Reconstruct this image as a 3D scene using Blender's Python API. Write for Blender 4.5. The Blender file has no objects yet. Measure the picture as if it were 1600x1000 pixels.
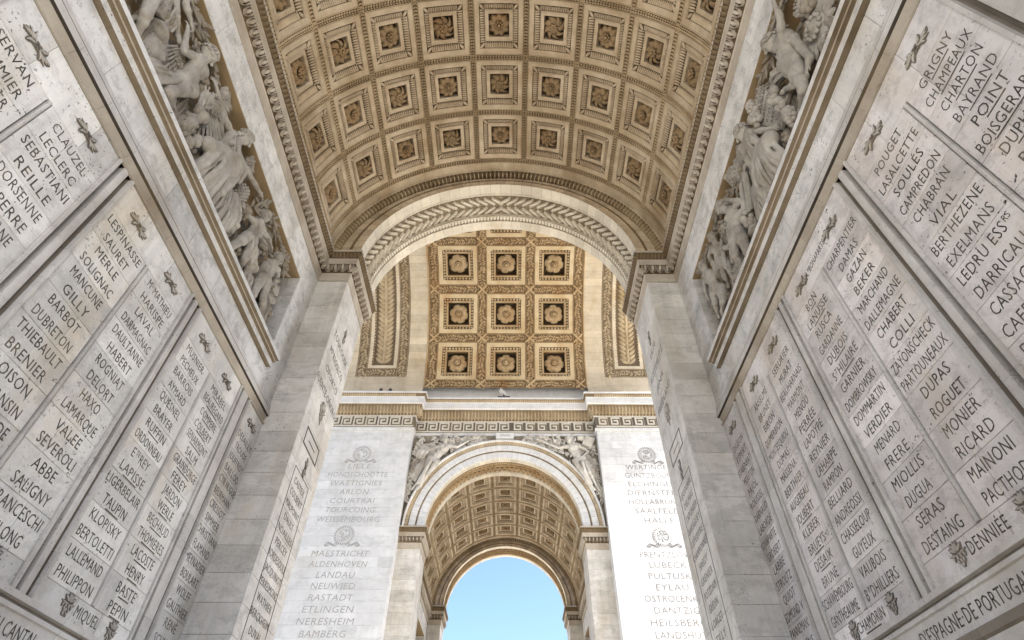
import bpy, bmesh, math, random
import numpy as np
from mathutils import Vector, Matrix
random.seed(7)
S = bpy.context.scene
COL = S.collection
R = math.radians
# ---------------------------------------------------------------- camera
F, PITCH, YAW, ROLL, CX = 867.744, 0.79371, -0.00101, 0.00398, 0.4237
fw = Vector((math.sin(YAW)*math.cos(PITCH), math.cos(YAW)*math.cos(PITCH), math.sin(PITCH)))
r0 = Vector((math.cos(YAW), -math.sin(YAW), 0)); u0 = r0.cross(fw)
rr = r0*math.cos(ROLL)+u0*math.sin(ROLL); uu = -r0*math.sin(ROLL)+u0*math.cos(ROLL)
cd = bpy.data.cameras.new('camera'); cam = bpy.data.objects.new('camera', cd); COL.objects.link(cam)
cam.matrix_world = Matrix(((rr.x,uu.x,-fw.x,CX),(rr.y,uu.y,-fw.y,0),(rr.z,uu.z,-fw.z,1.6),(0,0,0,1)))
cd.sensor_width = 36; cd.lens = F/1600*36; cd.clip_start = .05; cd.clip_end = 5000
S.camera = cam
# ---------------------------------------------------------------- light
SE = R(51); SD = Vector((1,-.135,0)).normalized()*math.cos(SE)+Vector((0,0,math.sin(SE)))
w = bpy.data.worlds.new('World'); S.world = w; w.use_nodes = True
nt = w.node_tree; bg = nt.nodes['Background']
sky = nt.nodes.new('ShaderNodeTexSky'); sky.sky_type = 'NISHITA'; sky.sun_disc = False
sky.sun_elevation = SE; sky.sun_rotation = math.atan2(SD.x, SD.y); sky.altitude = 50
sky.air_density = 1.0; sky.dust_density = 2.0; sky.ozone_density = 4.5
nt.links.new(sky.outputs[0], bg.inputs[0]); bg.inputs[1].default_value = .062
sl = bpy.data.lights.new('sun', 'SUN'); sl.energy = 4.8; sl.angle = R(.53); sl.color = (1,.955,.88)
so = bpy.data.objects.new('sun', sl); COL.objects.link(so); so.location = SD*120
so.rotation_euler = SD.to_track_quat('Z','Y').to_euler()
S.view_settings.view_transform = 'Standard'; S.view_settings.look = 'None'
S.view_settings.exposure = 2.54; S.view_settings.gamma = 1
S.render.engine = 'CYCLES'
S.cycles.use_denoising = True; S.cycles.max_bounces = 10; S.cycles.diffuse_bounces = 4; S.cycles.glossy_bounces = 2
S.cycles.use_adaptive_sampling = False; S.cycles.sample_clamp_indirect = 8
# ---------------------------------------------------------------- materials
def stone(name, c1, c2, stain=(.4,.3,.17), stain_amt=.35, pit=.5, vein=.0, bump=.25, rough=.8, sc=1., streak=.25, tint=.5):
    m = bpy.data.materials.new(name); m.use_nodes = True; n = m.node_tree.nodes; L = m.node_tree.links.new
    b = n['Principled BSDF']; b.inputs['Roughness'].default_value = rough
    if 'Specular IOR Level' in b.inputs: b.inputs['Specular IOR Level'].default_value = .25
    g = n.new('ShaderNodeNewGeometry')
    def mapd(s):
        q = n.new('ShaderNodeVectorMath'); q.operation = 'MULTIPLY'; q.inputs[1].default_value = s; L(g.outputs['Position'], q.inputs[0]); return q.outputs[0]
    def noise(vec, scale, det, rgh=.6):
        t = n.new('ShaderNodeTexNoise'); t.inputs['Scale'].default_value = scale; t.inputs['Detail'].default_value = det; t.inputs['Roughness'].default_value = rgh; L(vec, t.inputs['Vector']); return t.outputs['Fac']
    def ramp(f, a, b_, lo=0., hi=1.):
        t = n.new('ShaderNodeMapRange'); t.inputs[1].default_value = a; t.inputs[2].default_value = b_; t.inputs[3].default_value = lo; t.inputs[4].default_value = hi; L(f, t.inputs[0]); return t.outputs[0]
    def mix(f, A, B, mode='MIX'):
        t = n.new('ShaderNodeMix'); t.data_type = 'RGBA'; t.blend_type = mode
        for i, q in ((6,A),(7,B)):
            if isinstance(q, tuple): t.inputs[i].default_value = (*q,1)
            else: L(q, t.inputs[i])
        if isinstance(f, float): t.inputs[0].default_value = f
        else: L(f, t.inputs[0])
        return t.outputs[2]
    def mul(a, b_):
        t = n.new('ShaderNodeMath'); t.operation = 'MULTIPLY'; L(a, t.inputs[0])
        if isinstance(b_, float): t.inputs[1].default_value = b_
        else: L(b_, t.inputs[1])
        return t.outputs[0]
    P = mapd((1,1,1))
    base = mix(ramp(noise(P, 1.1*sc, 7, .65), .35, .68), c1, c2)
    base = mix(mul(ramp(noise(mapd((.9,.9,.45)), .8*sc, 5, .6), .52, .72), stain_amt), base, stain)
    if streak: base = mix(mul(ramp(noise(mapd((5,5,.35)), 1., 6, .6), .5, .75), streak), base, tuple(x*.55 for x in c1))
    if vein: base = mix(mul(ramp(noise(mapd((1.2,1.6,2.2)), 1.5, 9, .75), .5, .58), vein), base, tuple(x*.5 for x in c2))
    if pit:
        reg = ramp(noise(P, 1.7, 3), .45, .65)
        pt = mul(mul(ramp(noise(P, 26, 2, .5), .64, .70), reg), pit)
        base = mix(pt, base, (.045,.04,.033))
        base = mix(mul(ramp(noise(P, 60, 2, .5), .62, .75), pit*.45), base, tuple(x*.4 for x in c1))
    at = n.new('ShaderNodeAttribute'); at.attribute_name = 'tint'
    tv = ramp(at.outputs['Fac'], 0, 1, 1-tint*.55, 1+tint*.35)
    hs = n.new('ShaderNodeHueSaturation'); L(base, hs.inputs['Color']); L(tv, hs.inputs['Value'])
    L(hs.outputs[0], b.inputs['Base Color'])
    if bump:
        bp = n.new('ShaderNodeBump'); bp.inputs['Strength'].default_value = bump; bp.inputs['Distance'].default_value = .02
        L(noise(P, 22*sc, 6, .65), bp.inputs['Height']); L(bp.outputs[0], b.inputs['Normal'])
    return m
MARBLE = stone('pale_marble', (.78,.765,.735), (.62,.60,.565), (.54,.435,.28), .55, 1., .28, tint=.45, streak=.5)
MARBLE2 = stone('grey_marble', (.76,.75,.735), (.58,.57,.55), (.48,.40,.29), .45, 1., .42, tint=.45, streak=.5)
WHITE = stone('washed_limestone', (.67,.675,.685), (.58,.59,.60), (.52,.47,.38), .3, .35, .2, .15, streak=.22, tint=.25)
BACK = stone('joint_mortar', (.07,.06,.05), (.045,.04,.033), pit=0, bump=.1)
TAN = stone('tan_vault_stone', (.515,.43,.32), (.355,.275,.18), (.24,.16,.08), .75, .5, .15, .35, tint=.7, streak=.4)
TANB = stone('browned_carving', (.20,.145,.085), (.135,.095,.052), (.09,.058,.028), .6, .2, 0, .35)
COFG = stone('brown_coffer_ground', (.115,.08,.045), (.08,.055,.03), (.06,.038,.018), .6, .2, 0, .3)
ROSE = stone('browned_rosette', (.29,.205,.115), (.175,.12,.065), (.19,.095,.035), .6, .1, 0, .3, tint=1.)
COFL = stone('brown_laurel_carving', (.47,.375,.25), (.31,.23,.135), (.16,.105,.05), .6, .1, 0, .3, tint=1.)
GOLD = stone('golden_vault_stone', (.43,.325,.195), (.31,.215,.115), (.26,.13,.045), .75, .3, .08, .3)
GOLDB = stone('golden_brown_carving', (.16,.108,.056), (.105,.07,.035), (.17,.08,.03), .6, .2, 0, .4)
CORN = stone('weathered_moulding', (.50,.45,.38), (.36,.31,.25), (.24,.185,.115), .6, .5, 0, .3)
OCHRE = stone('ochre_stain_shade_stone', (.28,.225,.155), (.19,.148,.098), (.10,.075,.045), .8, .5, 0, .4, streak=.5)
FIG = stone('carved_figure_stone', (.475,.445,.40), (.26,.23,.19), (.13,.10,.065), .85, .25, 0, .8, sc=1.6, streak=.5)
FIG2 = stone('gap_shade_stone', (.33,.29,.235), (.17,.145,.11), (.09,.068,.042), .7, .2, 0, .7, sc=1.6, streak=.4)  # darker than FIG: shade of deep gaps painted into back pieces and grounds
GROOVE = stone('dark_groove_stone', (.27,.235,.19), (.17,.145,.115), (.12,.09,.06), .5, .3, 0, .3)  # darker tone for the groove faces of the frames and dado
SEAM = stone('dark_seam', (.10,.085,.07), (.065,.055,.045), pit=0, bump=.1)  # near-black tone for the narrow groove faces of the top frame
LETTER = stone('darkened_lettering', (.045,.04,.033), (.125,.11,.09), pit=0, bump=.2, tint=.5, sc=4)
LETTER2 = stone('grey_lettering', (.30,.30,.305), (.36,.355,.35), pit=0, bump=.1, tint=.2)
DARK = stone('blackened_carving', (.17,.15,.125), (.105,.09,.075), pit=0, bump=.3)
METAL = stone('white_painted_metal', (.5,.5,.5), (.42,.42,.42), pit=0, bump=0, rough=.4, stain_amt=.05, streak=0)
METALD = stone('dark_metal', (.06,.06,.065), (.05,.05,.05), pit=0, bump=0, rough=.5, stain_amt=.0, streak=0)
PAVE = stone('pale_paving', (.54,.50,.44), (.43,.40,.345), pit=.2, bump=.2)
# ---------------------------------------------------------------- object helpers
WM = {}
def link(o, parent=None, M=None):
    M = M or Matrix(); COL.objects.link(o)
    if parent: o.parent = parent; o.matrix_parent_inverse = WM[parent.name].inverted()
    o.matrix_basis = M; WM[o.name] = M.copy() if not parent else M.copy(); return o
def tag(o, label, cat, group=None, kind=None):
    if label: o['label'] = label
    if cat: o['category'] = cat
    if group: o['group'] = group
    if kind: o['kind'] = kind
    return o
def thing(name, loc, label, cat, group=None):
    o = bpy.data.objects.new(name, None); o.empty_display_size = .3
    link(o, None, Matrix.Translation(Vector(loc))); return tag(o, label, cat, group)
def T(x,y,z): return Matrix.Translation((x,y,z))
def fr(o, a, b, c):   # local frame: a right, b up, c out
    a,b,c = Vector(a),Vector(b),Vector(c)
    return Matrix(((a.x,b.x,c.x,o[0]),(a.y,b.y,c.y,o[1]),(a.z,b.z,c.z,o[2]),(0,0,0,1)))
class MB:
    def __init__(s): s.v=[]; s.f=[]; s.t=[]; s.m=[]
    def add(s, vs, fs, M=None, t=None, m=0):
        k=len(s.v); t = random.uniform(.3,.7) if t is None else t
        s.v += [M@Vector(q) for q in vs] if M is not None else [Vector(q) for q in vs]
        s.f += [tuple(i+k for i in f) for f in fs]; s.t += [t]*len(fs); s.m += [m]*len(fs)
        return s
    def box(s, x0,x1,y0,y1,z0,z1, M=None, t=None, m=0):
        return s.add([(x0,y0,z0),(x1,y0,z0),(x1,y1,z0),(x0,y1,z0),(x0,y0,z1),(x1,y0,z1),(x1,y1,z1),(x0,y1,z1)],
              [(0,3,2,1),(4,5,6,7),(0,1,5,4),(1,2,6,5),(2,3,7,6),(3,0,4,7)], M, t, m)
    def slab(s, a0,a1,b0,b1,c0,c1, M, t=None, m=0, ch=.006):   # front face at c1, chamfered edges
        v=[(a0,b0,c0),(a1,b0,c0),(a1,b1,c0),(a0,b1,c0),(a0,b0,c1-ch),(a1,b0,c1-ch),(a1,b1,c1-ch),(a0,b1,c1-ch),
           (a0+ch,b0+ch,c1),(a1-ch,b0+ch,c1),(a1-ch,b1-ch,c1),(a0+ch,b1-ch,c1)]
        return s.add(v,[(0,1,5,4),(1,2,6,5),(2,3,7,6),(3,0,4,7),(4,5,9,8),(5,6,10,9),(6,7,11,10),(7,4,8,11),(8,9,10,11)],M,t,m)
    def strip(s, prof, a0, a1, M, n=1, t=None, m=0, caps=True):  # prof of (b,c) extruded along a
        k=len(prof)
        for i in range(n):
            x0=a0+(a1-a0)*i/n; x1=a0+(a1-a0)*(i+1)/n-(.003 if i<n-1 else 0)
            s.add([(x0,b,c) for b,c in prof]+[(x1,b,c) for b,c in prof],
                  [(j,j+1,k+j+1,k+j) for j in range(k-1)]+([tuple(range(k))[::-1],tuple(range(k,2*k))] if caps else []),M,t,m)
        return s
    def vstrip(s, prof, b0, b1, M, n=1, t=None, m=0):             # prof of (a,c) extruded along b
        k=len(prof)
        for i in range(n):
            x0=b0+(b1-b0)*i/n; x1=b0+(b1-b0)*(i+1)/n-(.003 if i<n-1 else 0)
            s.add([(a,x0,c) for a,c in prof]+[(a,x1,c) for a,c in prof],
                  [(j,k+j,k+j+1,j+1) for j in range(k-1)],M,t,m)
        return s
    def sweep(s, path, prof, t=None, m=0, stones=None):           # plan path, out = right of travel
        P=[Vector(p) for p in path]; N=[]
        for i in range(len(P)-1):
            d=(P[i+1]-P[i]).normalized(); N.append(Vector((d.y,-d.x)))
        off=[]
        for i in range(len(P)):
            if i==0: off.append(N[0])
            elif i==len(P)-1: off.append(N[-1])
            else:
                q=N[i-1]+N[i]; off.append(q/(q.dot(N[i])))
        k=len(prof)
        for i in range(len(P)-1):
            vs=[(P[i].x+off[i].x*o,P[i].y+off[i].y*o,z) for o,z in prof]+[(P[i+1].x+off[i+1].x*o,P[i+1].y+off[i+1].y*o,z) for o,z in prof]
            s.add(vs,[(j,j+1,k+j+1,k+j) for j in range(k-1)],None,t,m)
        return s
    def build(s, name, mat, parent=None, xf=None, flip=False, smooth=False, M=None, clean=False):
        v = [xf(q) for q in s.v] if xf else s.v
        f = [q[::-1] for q in s.f] if flip else s.f
        me = bpy.data.meshes.new(name); me.from_pydata([tuple(q) for q in v], [], f)
        for q in (mat if isinstance(mat,(list,tuple)) else [mat]): me.materials.append(q)
        me.polygons.foreach_set('material_index', s.m)
        at = me.attributes.new('tint','FLOAT','FACE'); at.data.foreach_set('value', s.t)
        if smooth: me.polygons.foreach_set('use_smooth',[True]*len(f))
        me.update()
        return link(bpy.data.objects.new(name, me), parent, M)
def ident(q): return q
def mirx(q): return Vector((-q.x,q.y,q.z))
# small shapes (v,f)
def sphere(nu=8, nv=5, half=False):
    v=[];f=[]
    for j in range(nv+1):
        ph=(math.pi/2 if half else math.pi)*j/nv
        for i in range(nu):
            a=2*math.pi*i/nu; v.append((math.sin(ph)*math.cos(a),math.sin(ph)*math.sin(a),math.cos(ph)))
    for j in range(nv):
        for i in range(nu):
            f.append((j*nu+i,(j+1)*nu+i,(j+1)*nu+(i+1)%nu,j*nu+(i+1)%nu))
    return v,f
SPH=sphere(); SPHL=sphere(6,3); HEMI=sphere(8,3,True)
def ell(mb, M, sx,sy,sz, t=None, m=0, sp=None): mb.add((sp or SPH)[0],(sp or SPH)[1],M@Matrix.Diagonal((sx,sy,sz,1)),t,m)
def leafshape(n=4, rib=.35):   # along +x length 1, width +-.5 (y), bulge z
    v=[];f=[]
    for i in range(n+1):
        t=i/n; w=.5*math.sin(math.pi*min(1,(t*.92+.06)))**.8; h=math.sin(math.pi*t)*.6+.1
        v += [(t,-w,0),(t,-w*.5,h*.75),(t,0,h),(t,w*.5,h*.75),(t,w,0)]
    for i in range(n):
        for j in range(4): f.append((i*5+j,(i+1)*5+j,(i+1)*5+j+1,i*5+j+1))
    return v,f
LEAF=leafshape(); LEAF3=leafshape(3)
DIA=([(0,0,0),(.5,-.5,0),(1,0,0),(.5,.5,0),(.45,0,1)],[(0,1,4),(1,2,4),(2,3,4),(3,0,4)])
def Rz(a): return Matrix.Rotation(a,4,'Z')
def Rx(a): return Matrix.Rotation(a,4,'X')
def Ry(a): return Matrix.Rotation(a,4,'Y')
def Sc(x,y,z): return Matrix.Diagonal((x,y,z,1))
def leaf(mb, M, L, w, h, t=None, m=0, sh=None): mb.add((sh or LEAF)[0],(sh or LEAF)[1],M@Sc(L,w,h),t,m)
# egg and dart element: unit width 1, in local frame a right, b up, c out (b from 0 to 1)
def eggs(mb, M, n, w, h, d, m0=0, m1=0):
    for i in range(n):
        q=M@T((i+.5)*w,0,0)
        ell(mb, q@T(0,h*.56,0), w*.22,h*.42,d*1.3, .75, m0)
        pv=None
        for k in range(9):      # shell rim round the egg, open at the top
            a=-math.pi/2+(k-4)*.55; cx,cy=math.cos(a)*w*.40,h*.55+math.sin(a)*h*.53
            nx,ny=math.cos(a),math.sin(a); e=.055*w
            cur=[(cx-nx*e,cy-ny*e,0),(cx,cy,d*1.1),(cx+nx*e,cy+ny*e,0)]
            if pv: mb.add(pv+cur,[(0,3,4,1),(1,4,5,2)],q,.6,m0)
            pv=cur
        mb.add(DIA[0],DIA[1],q@T(w*.5,h*.99,0)@Rz(-math.pi/2)@Sc(h*.9,w*.10,d*.9),.5,m0)
def leafrow(mb, M, n, w, h, d, m=0):     # upright pointed leaves side by side
    for i in range(n):
        q=M@T((i+.5)*w,0,0)
        mb.add([(-w*.44,0,0),(w*.44,0,0),(w*.40,h*.55,d*.5),(0,h,d*.9),(-w*.40,h*.55,d*.5),(0,0,d*.5),(0,h*.55,d)],
               [(0,5,6,4),(5,1,2,6),(4,6,3),(6,2,3)],q,.6,m)
        mb.add(DIA[0],DIA[1],q@T(w*.5,h,0)@Rz(-math.pi/2)@Sc(h*.6,w*.16,d*.7),.55,m)
def beads(mb, pts, r, m=0):
    for p in pts: ell(mb, T(*p), r,r,r, .6, m, SPHL)
# text ------------------------------------------------------------
_tc={}
def glyphs(s):
    if s in _tc: return _tc[s]
    cu=bpy.data.curves.new('t','FONT'); cu.body=s; cu.size=1; cu.resolution_u=2; cu.extrude=0; cu.offset=-.006; cu.space_character=1.08
    o=bpy.data.objects.new('t',cu); me=bpy.data.meshes.new_from_object(o)
    v=[(q.co.x,q.co.y) for q in me.vertices]; f=[tuple(p.vertices) for p in me.polygons]
    bpy.data.objects.remove(o); bpy.data.curves.remove(cu); bpy.data.meshes.remove(me)
    _tc[s]=(v,f); return v,f
def text(mb, M, s, cx, b, h, adv, under=False, c=.003, shear=0, dep=.003):
    """s with ^x for raised small letter; centred at cx; cap height h; mean advance adv"""
    parts=[];x=0
    segs=[]; sm=False; cur=''
    for ch in s:
        if ch=='^':
            if cur: segs.append((cur,sm))
            cur='';sm=not sm
        else: cur+=ch
    segs.append((cur,sm))
    vs=[];fs=[]; nchar=0
    for sg,small in segs:
        if not sg: continue
        v,f=glyphs(sg.strip()); 
        if not v: continue
        k=.55 if small else 1; mn=min(q[0] for q in v); mx=max(q[0] for q in v)
        o=len(vs); vs+=[(x+(q[0]-mn)*k,q[1]*k+(.33 if small else 0)) for q in v]; fs+=[tuple(i+o for i in q) for q in f]
        x+=(mx-mn)*k+.18; nchar+=len(sg.strip())*(.6 if small else 1)
    x-=.18
    sx=adv*nchar/x; sy=h/.73
    sx=min(max(sx,sy*.55),sy*1.35)
    o=cx-x*sx/2
    P=[(o+q[0]*sx+shear*q[1]*sy,b+q[1]*sy,c) for q in vs]
    n=len(P); 
    mb.add(P,fs,M,None,0)
    # thin sides so that letters have depth
    ed={}
    for f in fs:
        for i in range(len(f)):
            e=(f[i],f[(i+1)%len(f)]); 
            if (e[1],e[0]) in ed: del ed[(e[1],e[0])]
            else: ed[e]=1
    k=len(mb.v); mb.v+=[M@Vector((p[0],p[1],p[2]-dep)) for p in P]; base=k-n
    for a_,b_ in ed:
        mb.f.append((base+a_,k+a_,k+b_,base+b_)); mb.t.append(.5); mb.m.append(0)
    if under: mb.box(cx-x*sx*.28,cx+x*sx*.28,b-.042,b-.026,c-dep,c,M)
# ================================================================ architecture
NICHE = stone('ochre_niche_stone', (.37,.275,.16), (.29,.21,.115), (.2,.13,.06), .5, .3, 0, .25)
MIDM = stone('grey_frame_stone', (.64,.62,.59), (.48,.45,.42), (.32,.27,.20), .5, .8, .15, .3)
PILM = stone('pilaster_limestone', (.69,.67,.635), (.52,.495,.46), (.40,.32,.21), .5, .8, .3, tint=.4, streak=.55)
PALEA = stone('pale_arch_stone', (.62,.575,.49), (.52,.47,.385), (.42,.34,.22), .4, .35, .12)
PALEV = stone('pale_band_stone', (.53,.47,.375), (.43,.37,.28), (.36,.265,.14), .5, .3, .12)
GOLD2 = stone('greyed_gold_stone', (.42,.345,.235), (.30,.235,.15), (.22,.15,.07), .6, .3, 0, .3)
GOLDB2 = stone('greyed_brown_carving', (.17,.13,.085), (.115,.085,.055), (.14,.085,.035), .5, .2, 0, .3)
WFIG = stone('grey_white_figure_stone', (.66,.64,.60), (.40,.37,.33), (.2,.15,.09), .7, .15, 0, .5, sc=1.3)
EMB = stone('emblem_stone', (.46,.43,.39), (.30,.275,.24), pit=.2, bump=.3)
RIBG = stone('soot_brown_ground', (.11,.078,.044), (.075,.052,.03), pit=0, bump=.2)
KEYG = stone('dark_key_ground', (.15,.13,.105), (.11,.095,.075), pit=0, bump=.2)
KEYW = stone('key_fret_stone', (.60,.565,.50), (.50,.46,.39), (.4,.32,.2), .3, .2, .1)
MARBLER = stone('mauve_marble', (.755,.72,.705), (.58,.54,.525), (.49,.385,.265), .5, 1., .33, tint=.45, streak=.5)
LETTER3 = stone('pale_grey_lettering', (.20,.19,.19), (.15,.145,.145), pit=0, bump=.1, tint=.2)
W, P, Y0, Y1, YS, YB, YC = 5.055, 4.22, 10.2, 12.08, .36, -1.52, 20.025
YFA = 27.97; YF = 27.37; Q = 5.38; ZI = 14.62; AR, AC = 4.15, 14.55; VR, VC = 4.92, 14.3
MR, MZ = 7.6, 23.2
XO = 11.1
def fary(q): return Vector((q.x, 2*YC-q.y, q.z))
def comp(*fs):
    def g(q):
        for f in fs: q=f(q)
        return q
    return g
ML = fr((-W,0,0),(0,1,0),(0,0,1),(1,0,0)); MRt = fr((W,0,0),(0,-1,0),(0,0,1),(-1,0,0))
# ---- ground
g=MB(); g.add([(-2500,-2500,0),(2500,-2500,0),(2500,2500,0),(-2500,2500,0)],[(0,1,2,3)],t=.5)
tag(g.build('ground',PAVE),None,None,kind='structure')
def grid_slabs(mb, M, a0,a1, zs, c0,c1, w, gap=.005, off=True, jit=.25):
    for i,(z0,z1) in enumerate(zip(zs,zs[1:])):
        x=a0; first=True
        while x<a1-1e-6:
            ww=w*random.uniform(1-jit,1+jit)
            if first and off and i%2: ww*=.5
            first=False
            x1=x+ww
            if a1-x1<w*.35: x1=a1
            mb.slab(x+gap/2,x1-gap/2,z0+gap/2,z1-gap/2,c0,c1,M,random.gauss(.5,.17)); x=x1
IMP=[(0,13.5),(.03,13.5),(.03,13.78),(.05,13.80),(.05,13.85),(.15,14.09),(.17,14.1),(.17,14.29),(.185,14.30),(.185,14.33),(.25,14.54),(.257,14.55),(.257,ZI),(-.1,ZI+.01)]
def impost(mb, path, segs, orn=True):
    """stone profile on given segments of a plan path; mb filled in left-hand orientation"""
    Pp=[Vector(p) for p in path]
    tmp=MB(); tmp.sweep(path, IMP, .55, 0); n=len(IMP)-1
    k=len(IMP)*2
    for i in segs:
        vs=tmp.v[i*k:(i+1)*k]
        for j in range(n):
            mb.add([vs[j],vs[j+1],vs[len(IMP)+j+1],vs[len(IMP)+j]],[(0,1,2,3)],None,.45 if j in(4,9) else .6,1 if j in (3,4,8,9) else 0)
        if not orn: continue
        d=(Pp[i+1]-Pp[i]); Lh=d.length; d.normalize(); nn=Vector((d.y,-d.x))
        cin=lambda q: (Pp[q-1]-Pp[q]).normalized() if q>0 else None
        # extend/shorten at corners
        e0=e1=0
        if i>0: s=(Pp[i]-Pp[i-1]).normalized(); e0 = 1 if s.x*d.y-s.y*d.x<0 else -1   # right turn: inner
        if i<len(Pp)-2: s=(Pp[i+2]-Pp[i+1]).normalized(); e1 = 1 if d.x*s.y-d.y*s.x<0 else -1
        for (o0,z0,o1,z1,kind) in ((.05,13.85,.15,14.09,'e'),(.185,14.33,.25,14.54,'l')):
            om=(o0+o1)/2
            # left turn (concave from the right side) lengthens the offset line, right turn shortens it
            a=-e0*0; st=Pp[i]+d*( (om if e0==1 else -om if e0==-1 else 0))
            en=Pp[i+1]-d*( (om if e1==1 else -om if e1==-1 else 0))
            LL=(en-st).dot(d)
            up=Vector((nn.x*(o1-o0),nn.y*(o1-o0),z1-z0)); H=up.length; up.normalize()
            dd=Vector((d.x,d.y,0)); out=dd.cross(up)
            o=(st.x+nn.x*o0,st.y+nn.y*o0,z0)
            M=fr(o,dd,up,out)
            if kind=='e': c=max(1,round(LL/.2)); eggs(mb,M,c,LL/c,H,.06,0,1)
            else: c=max(1,round(LL/.11)); leafrow(mb,M,c,LL/c,H,.045,2)
PATH=[(-W,YS),(-W,Y0),(-P,Y0),(-P,Y1)]
PATHS=[(-P,YB),(-P,YS),(-W,YS),(-W,Y0)]
# ---- masonry of a passage wall
TAB=[(.36,1.21,'e'),(1.74,3.83,'d'),(4.22,6.34,'c'),(6.73,8.82,'b'),(9.35,10.19,'a')]
GAPS=[(1.21,1.74),(3.83,4.22),(6.34,6.73),(8.82,9.35)]
LEDGE=[(9.66,0),(9.66,.10),(9.79,.10),(9.80,.115),(9.80,.165),(9.83,.17),(9.835,.18),(9.84,.235),(9.945,.235),(10.0,.10),(10.0,-.1)]
TOPF=[(8.67,0),(8.675,.03),(8.70,.032),(8.715,.0),(8.73,-.035),(8.87,.03),(8.872,-.02),(8.885,-.02),(8.887,.07),(8.985,.07),(8.987,.01),(9.0,.01),(9.002,.05),(9.04,.05),(9.05,.0),(9.065,.0),(9.07,.035),(9.15,.035),(9.16,-.005),(9.19,-.005)]
def gapprof(a0,a1):
    base=[(0,-.01),(0,.03),(.045,.03),(.05,-.03),(.075,-.085),(.14,-.11),(.142,.012),(.175,.02)]
    return [(a0+x,c) for x,c in base]+[(a1-x,c) for x,c in base][::-1]
def wall(label, xf, flip, far=False):
    t=thing('memorial_wall',( -W if not flip else W,5.3,0) if not far else ((-W if not flip else W),34.7,0),label,'wall',None)
    kw=dict(parent=t,xf=xf,flip=flip)
    m=MB()
    m.box(YB,Y1+.5,0,20.15 if not far else 22.6,-6.05,-.75,ML,.5)
    m.box(YB+.2,Y1-.2,0,10.0,-.7,-.12,ML,.5); m.box(YB+.2,Y1-.2,12.6,15.2,-.7,-.12,ML,.5)
    m.box(9.3,Y1-.2,10.0,12.6,-.7,-.12,ML,.5); m.box(YB+.2,1.27,10.0,12.6,-.7,-.12,ML,.5)
    m.build('core',BACK,**kw)
    m=MB(); m.box(1.27,9.3,9.9,12.56,-.60,-.55,ML,.5); m.box(1.27,9.3,12.565,12.5795,-.595,-.012,ML,.45); m.build('niche_back',NICHE,**kw)
    m=MB()
    grid_slabs(m,ML,YS,Y0,[i*.5 for i in range(7)],-.06,0,1.3)
    grid_slabs(m,ML,YS,Y0,[9.19,9.66],-.06,0,.95)
    grid_slabs(m,ML,9.42,Y0,[9.66,10.0],-.06,0,.9)
    grid_slabs(m,ML,YS,Y0,[12.58,13.08,13.5],-.6,0,1.15)
    grid_slabs(m,ML,9.29,Y0,[10.0,10.6,11.25,11.9,12.58],-.6,0,1.2); grid_slabs(m,ML,YS,1.28,[10.0,10.6,11.25,11.9,12.58],-.6,0,1.2)
    m.build('masonry',MARBLE2,**kw)
    if not far:
        m=MB(); m.strip(LEDGE,1.12,9.42,ML,1,.5); 
        mo=m.build('relief_ledge',[CORN,OCHRE,MARBLE2],**kw)
        k=len(LEDGE)-1
        mi=[1,2,1,1,0,1,1,2,2,2,0,0]  # undersides browner than the fronts: dirt plus their shade put into the colour
        mo.data.polygons.foreach_set('material_index',mi[:len(mo.data.polygons)])
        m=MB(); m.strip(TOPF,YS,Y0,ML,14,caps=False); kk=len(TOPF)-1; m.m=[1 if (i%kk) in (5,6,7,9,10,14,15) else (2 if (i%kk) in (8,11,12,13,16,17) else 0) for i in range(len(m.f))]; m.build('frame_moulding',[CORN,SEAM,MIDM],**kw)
        for a0,a1 in GAPS:
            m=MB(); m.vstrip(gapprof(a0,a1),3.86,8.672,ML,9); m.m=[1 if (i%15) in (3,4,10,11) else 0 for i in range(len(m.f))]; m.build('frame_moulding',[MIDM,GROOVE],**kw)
        for prof,mt in (([(3.0,0),(3.04,.05),(3.1,.05),(3.12,.02),(3.28,.02),(3.3,.06),(3.38,.06),(3.40,.012),(3.68,.012),(3.69,.045),(3.735,.045),(3.745,.02),(3.79,-.03),(3.80,.03),(3.865,.032),(3.87,0)],MIDM),):
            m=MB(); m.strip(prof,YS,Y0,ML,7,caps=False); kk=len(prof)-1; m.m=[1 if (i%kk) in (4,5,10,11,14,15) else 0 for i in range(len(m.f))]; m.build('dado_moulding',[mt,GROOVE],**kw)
    m=MB(); impost(m,PATHS,[2],orn=False)
    if not far: 
        m=MB(); impost(m,[(-W,YS-.01)]+[(-W,Y0),(-P,Y0)],[0])
    else:
        m=MB(); impost(m,[(-W,YS-.01)]+[(-W,Y0),(-P,Y0)],[0])
    m.build('impost_cornice',[CORN,RIBG,TANB],**kw)
    return t
wl=wall('long marble wall of general names on the left of the passage, under the left frieze',ident,False)
wr=wall('long marble wall of general names on the right of the passage, under the right frieze',mirx,True)
wfl=wall('plain stone wall inside the far passage, left of the sky',fary,True,True)
wfr=wall('plain stone wall inside the far passage, right of the sky',comp(mirx,fary),False,True)
# dado lettering
for t_,M_,s_,c_ in ((wl,ML,'DU CANTAL',6.72),(wr,MRt,'D\'ESPAGNE\u00b7DE PORTUGAL',-6.02)):
    m=MB(); text(m,M_,s_,c_,3.46,.155,.089,c=.016); m.build('inscription',LETTER,t_)
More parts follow.
